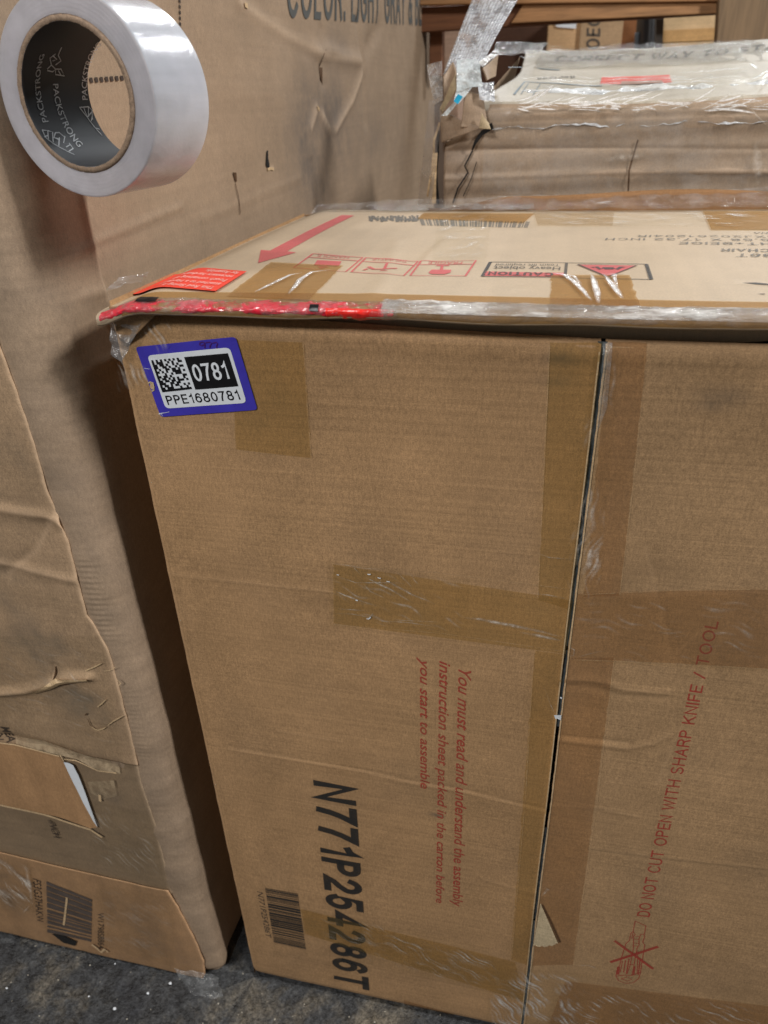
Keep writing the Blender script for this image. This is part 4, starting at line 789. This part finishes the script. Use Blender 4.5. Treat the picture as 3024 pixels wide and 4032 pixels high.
def rollmat(name, col, rough, face):
    m, t, out = nt(name); tc = N(t, 'TexCoord').outputs['Object']; b = N(t, 'BsdfPrincipled')
    n = noise(t, tc, 6, 4, .6); n2 = noise(t, tc, 26, 3, .6, (3, .2, 3))
    c = mixc(t, 'MULTIPLY', 1, col, ramp(t, n, [(.3, g(.94)), (.7, g(1.05))])); c = mixc(t, 'MULTIPLY', 1, c, ramp(t, n2, [(.3, g(.92)), (.7, g(1.05))]))
    t.links.new(c, b.inputs['Base Color']); b.inputs['Roughness'].default_value = rough
    b.inputs['Subsurface Weight'].default_value = .6; b.inputs['Subsurface Radius'].default_value = (.02, .02, .022); b.inputs['Subsurface Scale'].default_value = 1; b.inputs['Coat Weight'].default_value = .0 if face else 1; b.inputs['Coat Roughness'].default_value = .05
    bp = N(t, 'Bump'); bp.inputs['Strength'].default_value = .25 if face else .34; bp.inputs['Distance'].default_value = .0014
    t.links.new(noise(t, tc, 900 if face else 190, 4, .7, None if face else (1, 1, 1)), bp.inputs['Height']); t.links.new(bp.outputs[0], b.inputs['Normal'])
    t.links.new(bp.outputs[0], b.inputs['Coat Normal']) if not face else None
    tr = N(t, 'BsdfTransparent'); tr.inputs[0].default_value = (.95, .95, .97, 1); mx = N(t, 'MixShader'); t.links.new(ramp(t, noise(t, tc, 14, 3, .6), [(.35, g(.14)), (.65, g(.30))]), mx.inputs[0])
    t.links.new(b.outputs[0], mx.inputs[1]); t.links.new(tr.outputs[0], mx.inputs[2]); t.links.new(mx.outputs[0], out.inputs[0]); return m
nr = 16
gridmesh('tape_side', rev([(0.00012*math.sin(k*2.3), Rc+.0003+(Ro-Rc-.0012)*k/nr) for k in range(nr+1)]+[(.0006, Ro-.0003)]), rollmat('tape_side', lin(207, 203, 209), .4, True), roll)
gridmesh('tape_surface', rev([(.0006, Ro-.0003), (.0015, Ro)]+[(.0015+(L-.003)*k/40, Ro) for k in range(1, 41)]+[(L, Ro-.0006), (L, Rc)]), rollmat('tape_surface', lin(202, 206, 216), .42, False), roll)
CB = cardboard('core_edge', lin(150, 128, 108), speck=.35, bump=.8)
gridmesh('core_rim', rev([(-.0006, Ri), (-.0012, Ri+.0008), (-.0012, Rc-.0006), (.001, Rc+.0002)], 200, .0007, 5), CB, roll)
gridmesh('core', rev([(-.0004+(L+.0008)*k/30, Ri) for k in range(31)]), plain('core_slate', lin(38, 43, 50), .6, .12, 30, .08), roll)
gridmesh('core_far_rim', rev([(L+.0003, Ri), (L+.0003, Rc)], 128), CB, roll)
def cyl(p):        # pixel -> (angle, axial) on inner core wall, far hit
    d = ray(np.array(p, float)); o = CAM-c3; dd = np.array([d@e1, d@e2]); oo = np.array([o@e1, o@e2])
    A, B, Cc = dd@dd, dd@oo, oo@oo-Ri**2; t = (-B+math.sqrt(max(0, B*B-A*Cc)))/A; q = o+t*d; th = math.atan2(q@e2, q@e1)
    return (th if th > 0 else th+2*math.pi, q@a)
class CylSurf(Surf):
    def __init__(s): s.maxlen = .006; s.ax = 2
    def pt(s, px): return np.array([(cyl(p)[0]*Ri, cyl(p)[1], 0) for p in px])
    def lay(s, P, extra=0):
        P = np.array(P); th = P[..., 0]/Ri; r = Ri-.0004
        return c3+P[..., 1][..., None]*a+(r*np.cos(th))[..., None]*e1+(r*np.sin(th))[..., None]*e2
CY = CylSurf(); CORET = plain('core_lettering', lin(214, 218, 222), .5, .15, 200)
CY.text('core_lettering', 'PACKSTRONG', zr((350, 885), (322, 390), (290, 395), (308, 890)), CORET, roll, bold=.006)
CY.text('core_lettering', 'PACKSTRONG', zr((383, 608), (570, 1072), (604, 1050), (420, 608)), CORET, roll, bold=.006)
CY.text('core_lettering', 'PACKSTRONG', zr((634, 725), (735, 318), (708, 300), (596, 725)), CORET, roll, bold=.006)
lg = [zr((305, 945), (330, 1000), (380, 1040), (440, 1075), (540, 1125)), zr((305, 945), (345, 950), (350, 1010)), zr((345, 950), (380, 960), (385, 1035)), zr((400, 965), (430, 965), (470, 1000)), zr((400, 965), (390, 1000), (430, 1020)), zr((430, 1000), (425, 1060)), zr((470, 990), (460, 1040), (510, 1050), (480, 1070)), zr((345, 985), (320, 995)), zr((385, 1000), (430, 1010)), zr((500, 1040), (530, 1080), (500, 1100)),
      zr((340, 500), (370, 470), (400, 500), (380, 520), (340, 510)), zr((400, 500), (400, 540), (465, 550), (440, 500), (400, 500)), zr((370, 470), (360, 420), (400, 390)), zr((400, 470), (440, 440), (420, 400), (445, 340)), zr((420, 510), (440, 545)), zr((380, 400), (410, 430), (380, 440)),
      zr((575, 780), (640, 775), (665, 800), (670, 870)), zr((575, 780), (630, 850), (690, 930), (740, 985)), zr((605, 780), (632, 850)), zr((640, 775), (640, 850)), zr((632, 850), (668, 810)), zr((660, 880), (668, 840)), zr((690, 930), (720, 940))]
CY.strokes('core_emblem', lg, .0009, CORET, roll)

# ================================================================== CARTON BEHIND (leaning, torn corner)
back = thing('torn_carton', 'crushed film wrapped carton with torn left corner behind the sealed one', 'box', (.6, .75, 0))
YB = .72; tilt = math.radians(13.5); ex_ = np.array([1, -.0, 0]); up = np.array([0, -math.sin(tilt)*.35, math.cos(tilt)]); dp = np.array([0, math.cos(tilt), math.sin(tilt)])
up /= np.linalg.norm(up)
def ztb(x): return 1.2555+.004*np.sin(x*9)
def backy(x, z): return YB+.0010*np.sin(z*190+np.sin(x*7)*1.5)+.0014*np.sin(z*75)+.0022*np.exp(-((z-1.19-.004*np.sin(x*6))/.004)**2)-.002*np.exp(-((z-1.155+.003*np.sin(x*9))/.004)**2)+.0015*Waves(8, 3, 12, 201)(x, z)-.006*np.exp(-((np.asarray(x)-.43)/.006)**2)*0
xs = np.linspace(.205, 1.25, 260); zz = np.linspace(0.35, 1, 150); U, V = np.meshgrid(xs, zz, indexing='ij')
Zt = np.minimum(ztb(U), 1.205+.06*sstep(.20, .30, U)+.0); Zg = 1.0+(Zt-1.0)*(V-.35)/.65
gd = .12+.35*np.exp(-((Zg-1.225)/.004)**2)+.3*np.exp(-((U-.24)/.03)**2); pl = .3*np.exp(-((Zg-1.232)/.002)**2)+.2*np.exp(-((Zg-1.19)/.002)**2)
gridmesh('front_panel', np.stack([U, backy(U, Zg)+.01*sstep(Zt-.012, Zt, Zg), Zg], -1), KBACK, back, {'dirt': gd, 'pale': pl}, thick=.003)
box('lower_body', (.215, YB+.012, .0), (1.25, 1.08, 1.02), KBACK, back, bevel=0)
xt = np.linspace(.262, 1.25, 260); yt = np.linspace(0, .36, 70); U, V = np.meshgrid(xs*0+xt, yt, indexing='ij')
bw = Waves(9, 3, 12, 211)
def bpos(x, s):  # point on sloping top
    x, s = np.asarray(x, float), np.asarray(s, float)
    edge_ = .05*sstep(.10, 0, x-.262)*sstep(0, .2, s)
    z = ztb(x)+.0005+s*math.sin(tilt)+bw(x, s)*.002+.0035*np.sin(s*60)*.5*sstep(.2, .3, s)-.01*sstep(.012, 0, s)
    return np.stack([x+.0*s+edge_, YB+.004+s*math.cos(tilt), z], -1)
gridmesh('top_panel', bpos(U, V), KPALE, back, {'dirt': .1+.5*sstep(.24, .30, V)*.5, 'pale': U*0}, thick=.003)
gridmesh('side_panel', bil([(.205, YB, 1.0), (.225, 1.09, 1.0), (.30, 1.09, 1.335), (.205, YB, 1.205)], 20, 20), KBACK, back)
# pixel placement on the sloping top plane
nT = np.cross([1, 0, 0], dp); p0T = np.array([.5, YB+.004, 1.256])
class Slope(Surf):
    def __init__(s): s.maxlen = .02; s.ax = 2
    def pt(s, px):
        d = ray(np.array(px, float)); t = ((p0T-CAM)@nT)/(d@nT); return CAM+t[:, None]*d
    def lay(s, P, extra=0): 
        P = np.array(P, float); st = (P[..., 1]-YB-.004)/math.cos(tilt); q = bpos(P[..., 0], st); q[..., 0] = P[..., 0]; return q+nT*np.sign(nT[2])*(.0026+extra)
B = Slope()
B.poly('printed_band', [t2((160, 688), (770, 668), (792, 735), (715, 740), (700, 715), (340, 722), (335, 748), (145, 748))], ink('red_band_print', lin(226, 82, 66), .25), back)
B.poly('printed_band', [t2((340, 722), (700, 715), (715, 740), (330, 752))], plain('brown_band', lin(150, 110, 92), .6), back, extra=.0004)
text2(B, 'printed_text', 'CORRECT WAY TO STACK', t1((1180, 575), (3520, 470), (3540, 420), (1230, 530)), GREYP, back, .17, .15)
B.strokes('printed_text', [(t1(*[(1040+k*28+random.uniform(-10, 10), 745-k*2.2+random.uniform(-14, 14)) for _ in range(4)]), .003) for k in range(13)], .003, GREYP, back)
B.strokes('printed_frame', [(t1((815, 905), (915, 785), (1340, 795), (1640, 790)), .004), (t1((880, 900), (950, 800)), .0015), (t1((990, 905), (1060, 800)), .0015), (t1((760, 660), (960, 650), (1240, 655)), .004)], .003, plain('blue_grey_print', lin(112, 126, 134), .6), back)
B.strokes('printed_text', [(t1((1080+k*1, 815+k*14), (1200, 812+k*14), (1330, 815+k*14)), .0012) for k in range(6)], .001, GREYP, back)
# film over the front edge of that top, with glints painted in white
q = bil([bpos(.27, .0)+(0, -.006, -.022), bpos(1.2, .0)+(0, -.006, -.018), bpos(1.2, .085)+(0, 0, .004), bpos(.27, .07)+(0, 0, .003)], 300, 40)
crumple('stretch_film', q, filmmat('edge_film_white', .5, .12, 60, 1, veilcol=(.85, .89, .93), spec=.45, sc=(.4, 1, 1)), back, .0065, (10, 70), 221)
q = bil([bpos(.27, .0)+(0, -.008, -.12), bpos(1.2, .0)+(0, -.008, -.12), bpos(1.2, .0)+(0, -.006, .004), bpos(.27, .0)+(0, -.006, .004)], 260, 50)
crumple('stretch_film', q, FILMF, back, .004, (6, 30), 223)
q = bil([bpos(.30, .22)+(0, 0, .004), bpos(1.2, .20)+(0, 0, .004), bpos(1.2, .36)+(0, 0, .008), bpos(.33, .36)+(0, 0, .006)], 260, 40)
crumple('stretch_film', q, CLEAR, back, .007, (8, 50), 225)
hazesheet(B, t2((-500, 500), (1659, 430), (1659, 560), (-500, 600)), .03, SOFTW, back, 321, extra=.012, step=.003, f=(20, 120), thr=.1)
hazesheet(B, t2((-700, 770), (1659, 640), (1659, 850), (-700, 880)), .02, SOFTW, back, 323, extra=.010, step=.003, f=(20, 120), thr=-.1)
B.strokes('wrinkle_highlight', [(t1((860, 600), (905, 630), (1000, 600), (1020, 580)), .005), (t1((1020, 535), (1030, 585)), .005), (t1((1030, 538), (1100, 550), (1170, 572)), .006), (t1((1100, 595), (1130, 610)), .009), (t1((1360, 600), (1385, 600)), .009), (t1((1430, 620), (1465, 625)), .01), (t1((1575, 495), (1610, 505)), .008), (t2((1565, 512), (1630, 518)), .008), (t2((1480, 640), (1520, 670), (1550, 705)), .005), (t2((1190, 640), (1240, 660)), .008), (t2((1290, 650), (1330, 680)), .01), (t2((1330, 740), (1370, 700)), .012), (t2((1380, 690), (1450, 670)), .009), (t2((1440, 640), (1470, 650)), .007), (t2((1360, 800), (1480, 820), (1659, 835)), .005), (t2((1480, 780), (1560, 760), (1659, 690)), .004), (t2((1560, 830), (1620, 760), (1659, 700)), .004), (t2((930, 830), (1030, 835)), .009), (t2((1060, 808), (1180, 806)), .009), (t2((1210, 818), (1270, 825)), .012), (t2((780, 870), (800, 875)), .01), (t2((890, 880), (930, 880)), .01), (t2((980, 812), (1030, 805)), .006)], .005, WRINK, back, extra=.010, taper=True)
BF = Surf(1, YB, backy, .004, -1)
wstreaks([(2000, 400), (3000, 390), (3000, 440), (2000, 430)], 60, .05, .05, .0022, WRINK, .15, surf=BF, par=back, extra=.004)
BF.strokes('wrinkle_highlight', [(t2((400, 905), (420, 940)), .006), (t2((490, 940), (485, 1000), (460, 1031)), .005), (b3((745, 512), (790, 480), (900, 455)), .004), (b3((880, 550), (920, 560)), .008), (b3((900, 735), (1000, 720), (1110, 712)), .010), (b3((1590, 580), (1659, 585)), .006), (b3((1555, 460), (1600, 530), (1659, 585)), .0025), (b3((1040, 550), (1065, 480)), .004), (b3((1600, 640), (1605, 740), (1610, 880)), .012)], .004, WRINKF, back, extra=.004, taper=True)
BF.strokes('crease_line', [(b3((1062, 640), (1020, 780), (1015, 905)), .0022)], .002, KDARK, back)
# torn corner: curled pulp flap, dark tear, bent board edge
def slab(name, q, y, mat, par, amp=.006, seed=1, thick=.003, fr=(8, 30), nu=24, nv=24, smooth=True, label=None):
    pts = [hit(np.array(p, float), 1, yy_) for p, yy_ in zip(q, y)]; P = bil(pts, nu, nv); w = Waves(8, *fr, seed, True, 3); k = amp*w(P[..., 0], P[..., 1], P[..., 2])
    P[..., 1] += k; P[..., 0] += k*.4; P[..., 2] += k*.3
    return gridmesh(name, P, mat, par, thick=thick, smooth=smooth, label=label, attrs={'dirt': P[..., 0]*0+.2, 'pale': P[..., 0]*0})
slab('torn_flap', [(1795, 290), (1800, 350), (1745, 440), (1733, 430)], (.70, .70, .705, .70), PULP, back, .005, 231)
slab('torn_flap', [(1842, 350), (1905, 375), (1925, 505), (1815, 500)], (.70, .712, .705, .70), KBACK, back, .008, 233, label='crumpled brown corner of the board')
slab('torn_flap', [(1905, 440), (1928, 480), (1938, 505), (1895, 500)], (.698, .70, .695, .70), PULP, back, .006, 235)
slab('torn_board', [(1735, 430), (1850, 480), (1900, 500), (1740, 560)], (.708, .705, .70, .712), KBACK, back, .006, 239)
slab('torn_flap', [(1748, 300), (1790, 240), (1800, 290), (1752, 390)], (.72, .74, .715, .72), KBACK, back, .004, 241)
slab('torn_flap', [(1900, 270), (1962, 215), (1950, 300), (1920, 315)], (.77, .82, .80, .76), KBACK, back, .004, 243)
BF.poly('dark_tear', [b3((395, 560), (400, 590), (350, 622), (322, 660), (306, 690), (300, 688), (316, 640), (345, 600))], DARK, back, extra=.0035)
BF.strokes('dark_tear', [(b3((305, 690), (270, 760), (285, 790), (240, 860), (215, 930)), .0026), (b3((325, 740), (300, 820), (262, 900)), .0014), (b3((150, 600), (140, 800), (148, 935)), .0045)], .003, DARK, back, extra=.003)
BF.strokes('bent_edge', [(b3((158, 560), (132, 640), (125, 760), (100, 900)), .0035), (b3((135, 700), (128, 930)), .008)], .004, RAW, back, extra=.006)
# ------------------------------------------------ plastic at the torn corner
PLAST = filmmat('bubble_plastic', .78, .16, 70, .9, veilcol=(.62, .66, .72), spec=.4); PLASTB = filmmat('glossy_plastic', .85, .1, 40, .9, veilcol=(.66, .75, .79), spec=.5); CYAN = plain('cyan_print', lin(30, 170, 215), .3)
bub = thing('bubble_wrap', 'crinkled whitish bubble wrap strip rising from the torn carton corner', 'packaging', (.27, .74, 1.25))
P = bil([hit(np.array(p, float), 1, y) for p, y in (((1905, -130), .80), ((2110, -130), .80), ((1890, 262), .735), ((1745, 290), .73))], 60, 110)
bump_ = .0010*np.abs(np.sin(np.arange(60)[:, None]*.75)*np.sin(np.arange(110)[None]*.75)); P[..., 1] -= bump_+.004*np.sin(np.linspace(0, 3.14, 60))[:, None]
crumple('wrap_sheet', P, PLAST, bub, .0045, (10, 50), 251)
gp = thing('plastic_bag', 'glossy pale blue plastic twisted over the torn corner with cyan print', 'packaging', (.25, .70, 1.22))
P = bil([hit(np.array(p, float), 1, y) for p, y in (((1798, 230), .695), ((1888, 232), .70), ((1900, 330), .692), ((1800, 345), .69))], 40, 40); crumple('bag_film', P, PLASTB, gp, .006, (12, 60), 253)
P = bil([hit(np.array(p, float), 1, y) for p, y in (((1800, 335), .69), ((1880, 318), .692), ((1808, 405), .688), ((1788, 395), .688))], 24, 24); crumple('bag_film', P, PLASTB, gp, .004, (12, 60), 255)
P = bil([hit(np.array(p, float), 1, y) for p, y in (((1804, 368), .686), ((1822, 378), .686), ((1803, 408), .685), ((1786, 396), .685))], 10, 10); crumple('cyan_print', P, CYAN, gp, .001, (12, 60), 256)
P = bil([hit(np.array(p, float), 1, y) for p, y in (((1792, 395), .687), ((1806, 400), .687), ((1760, 452), .69), ((1738, 450), .69))], 14, 24); crumple('bag_film', P, PLASTB, gp, .003, (12, 60), 257)
P = bil([hit(np.array(p, float), 1, y) for p, y in (((1880, 315), .695), ((1945, 318), .72), ((1950, 395), .70), ((1890, 380), .695))], 24, 24); crumple('bag_film', P, PLAST, gp, .004, (12, 60), 258)
P = bil([hit(np.array(p, float), 1, y) for p, y in (((1955, 190), .74), ((1968, 205), .74), ((1900, 262), .70), ((1885, 240), .70))], 14, 24); crumple('bag_film', P, FILMW, gp, .003, (12, 60), 259)
P = bil([hit(np.array(p, float), 1, y) for p, y in (((1955, 150), .80), ((2160, 165), .86), ((2120, 205), .84), ((1945, 205), .78))], 50, 20); crumple('stretch_film', P, FILM, gp, .006, (8, 40), 260)
fo = thing('foam_bag', 'grey crumpled bubble bag hanging between tall carton and torn carton', 'packaging', (.19, .70, 1.2))
P = bil([hit(np.array(p, float), 1, y) for p, y in (((1680, 250), .72), ((1742, 232), .72), ((1745, 395), .70), ((1708, 412), .70))], 30, 50); crumple('bag_film', P, filmmat('grey_bag', .4, .25, 50, .8, veilcol=(.5, .49, .48)), fo, .006, (10, 50), 261)
P = bil([hit(np.array(p, float), 1, y) for p, y in (((1690, 390), .70), ((1745, 400), .70), ((1700, 800), .71), ((1645, 800), .73))], 20, 60); crumple('bag_film', P, filmmat('grey_film', .13, .3, 12, .6, veilcol=(.42, .41, .42)), fo, .006, (6, 30), 262)

# ================================================================== BACKGROUND: pallet frame, cartons, chair, post
def bx(px0, px1, y, depth, mat, name, par, bevel=.003, label=None):   # box whose front face spans two pixel corners at depth y
    A = hit(np.array(px0, float), 1, y); Bq = hit(np.array(px1, float), 1, y)
    return box(name, (min(A[0], Bq[0]), y, min(A[2], Bq[2])), (max(A[0], Bq[0]), y+depth, max(A[2], Bq[2])), mat, par, label, bevel)
def plank(name, pts, y, depth, mat, par):
    q = [hit(np.array(p, float), 1, y) for p in pts]; v = [tuple(p) for p in q]+[(p[0], p[1]+depth, p[2]) for p in q]
    o = mesh(name, v, [(0, 1, 2, 3), (7, 6, 5, 4), (0, 4, 5, 1), (1, 5, 6, 2), (2, 6, 7, 3), (3, 7, 4, 0)], mat, par)
    md = o.modifiers.new('bevel', 'BEVEL'); md.width = .003; md.segments = 2; return o
pal = thing('pallet_crate', 'open wooden pallet crate standing behind the torn carton', 'pallet', (.5, 2.0, 0))
plank('board', [(1560, -20), (3060, -70), (3060, 2), (1560, 20)], 1.97, .03, WOOD, pal)
plank('board', [(1560, 32), (2840, -28), (2840, 54), (1560, 132)], 2.0, .04, WOODD, pal)
plank('board', [(2066, 8), (2835, -26), (2835, 52), (2010, 92)], 1.985, .012, WOOD, pal)
plank('post', [(2836, -60), (3100, -70), (3100, 320), (2812, 320)], 1.94, .05, WOODV, pal)
plank('post', [(1690, -40), (1748, -40), (1738, 300), (1690, 300)], 2.05, .05, WOODD, pal)
plank('post', [(2585, 40), (2616, 40), (2606, 240), (2582, 240)], 2.1, .05, plain('grey_wood', lin(84, 78, 72), .7), pal)  # third post has a darker, greyer wood colour
plank('post', [(1820, -40), (1860, -40), (1850, 130), (1812, 130)], 2.03, .01, WOOD, pal)
for z_ in (.1, .55): box('board', (-.04, 1.96, z_), (1.4, 1.99, z_+.1), WOOD, pal)
c1 = thing('stacked_carton', 'pale tan carton in the crate, left of the lettered one', 'box', (.35, 2.7, 0)); 
bx((2160, 70), (2280, 600), 2.7, .4, cardboard('far_tan', lin(206, 170, 128)), 'carton_body', c1)
P = bil([hit(np.array(p, float), 1, 2.69) for p in ((2183, 85), (2270, 88), (2268, 112), (2190, 104))], 12, 6); crumple('white_film', P, WHITE, c1, .003, (20, 50), 271)
c2 = thing('stacked_carton', 'tan carton printed with sideways capital letters in the crate', 'box', (.5, 2.7, 0))
bx((2290, 50), (2400, 600), 2.68, .4, cardboard('far_tan_grey', lin(186, 156, 122)), 'carton_body', c2)
CS = Surf(1, 2.68, lambda x, z: np.asarray(x)*0+2.68, .002, -1, .05)
text2(CS, 'printed_text', 'OEC', t2((142, 442), (150, 150), (28, 140), (18, 440)), plain('far_print', lin(84, 74, 62), .6), c2, .16, .18)
c3_ = thing('stacked_carton', 'reddish brown carton in the crate between lettered carton and black chair', 'box', (.6, 2.9, 0)); bx((2392, 60), (2530, 600), 2.9, .4, cardboard('far_brown', lin(134, 90, 56)), 'carton_body', c3_)
c4 = thing('stacked_carton', 'light tan carton with taped band in the crate beside the post', 'box', (.8, 2.6, 0)); 
bx((2612, 50), (2818, 600), 2.6, .4, cardboard('far_light', lin(216, 186, 144)), 'carton_body', c4); bx((2612, 120), (2812, 158), 2.594, .004, cardboard('far_band', lin(204, 162, 108)), 'tape_band', c4, 0)
c5 = thing('stacked_carton', 'dark brown carton left of the pale tan one', 'box', (.25, 2.9, 0)); bx((1900, 80), (2162, 600), 2.85, .4, cardboard('far_dark', lin(82, 56, 42)), 'carton_body', c5)  # carton coloured a darker brown than its neighbours
c6 = thing('stacked_carton', 'narrow pinkish carton seen left of the bubble wrap strip', 'box', (.1, 2.6, 0)); bx((1748, 112), (1800, 600), 2.5, .4, cardboard('far_pink', lin(188, 158, 138)), 'carton_body', c6)
ch = thing('office_chair', 'black office chair back partly seen inside the crate', 'chair', (.68, 2.7, 0)); BLK = plain('chair_black', lin(24, 25, 29), .35, .3, 20, .2)
P = bil([hit(np.array(p, float), 1, 2.55) for p in ((2525, 72), (2592, 66), (2594, 420), (2492, 420))], 24, 40); P[..., 1] += -.06*np.sin(np.linspace(0, 3.14, 24))[:, None]
gridmesh('backrest', P, BLK, ch, thick=.03)
P = bil([hit(np.array(p, float), 1, 2.53) for p in ((2500, 130), (2520, 128), (2515, 300), (2492, 300))], 6, 20); gridmesh('arm_rest', P, plain('chair_grey', lin(84, 90, 96), .4), ch, thick=.02)
# warehouse wall far behind
bw_ = box('wall', (-3, 5.2, 0), (5, 5.3, 4.2), plain('warehouse_wall', lin(104, 84, 68), .8, .2, 3), None, bevel=0); bw_['kind'] = 'structure'

for o in bpy.data.objects:      # wrinkles, fibres and flecks that nobody could pick apart one by one
    if o.type == 'MESH' and o.parent and o.name.split('.')[0] in ('wrinkle_highlight', 'torn_fibre', 'torn_edge', 'torn_gap', 'scuffed_print', 'dark_tear', 'dark_scuff', 'film_glint', 'dashed_line', 'scratch', 'cut_slit', 'core_emblem', 'tape_edge'): o['kind'] = 'stuff'
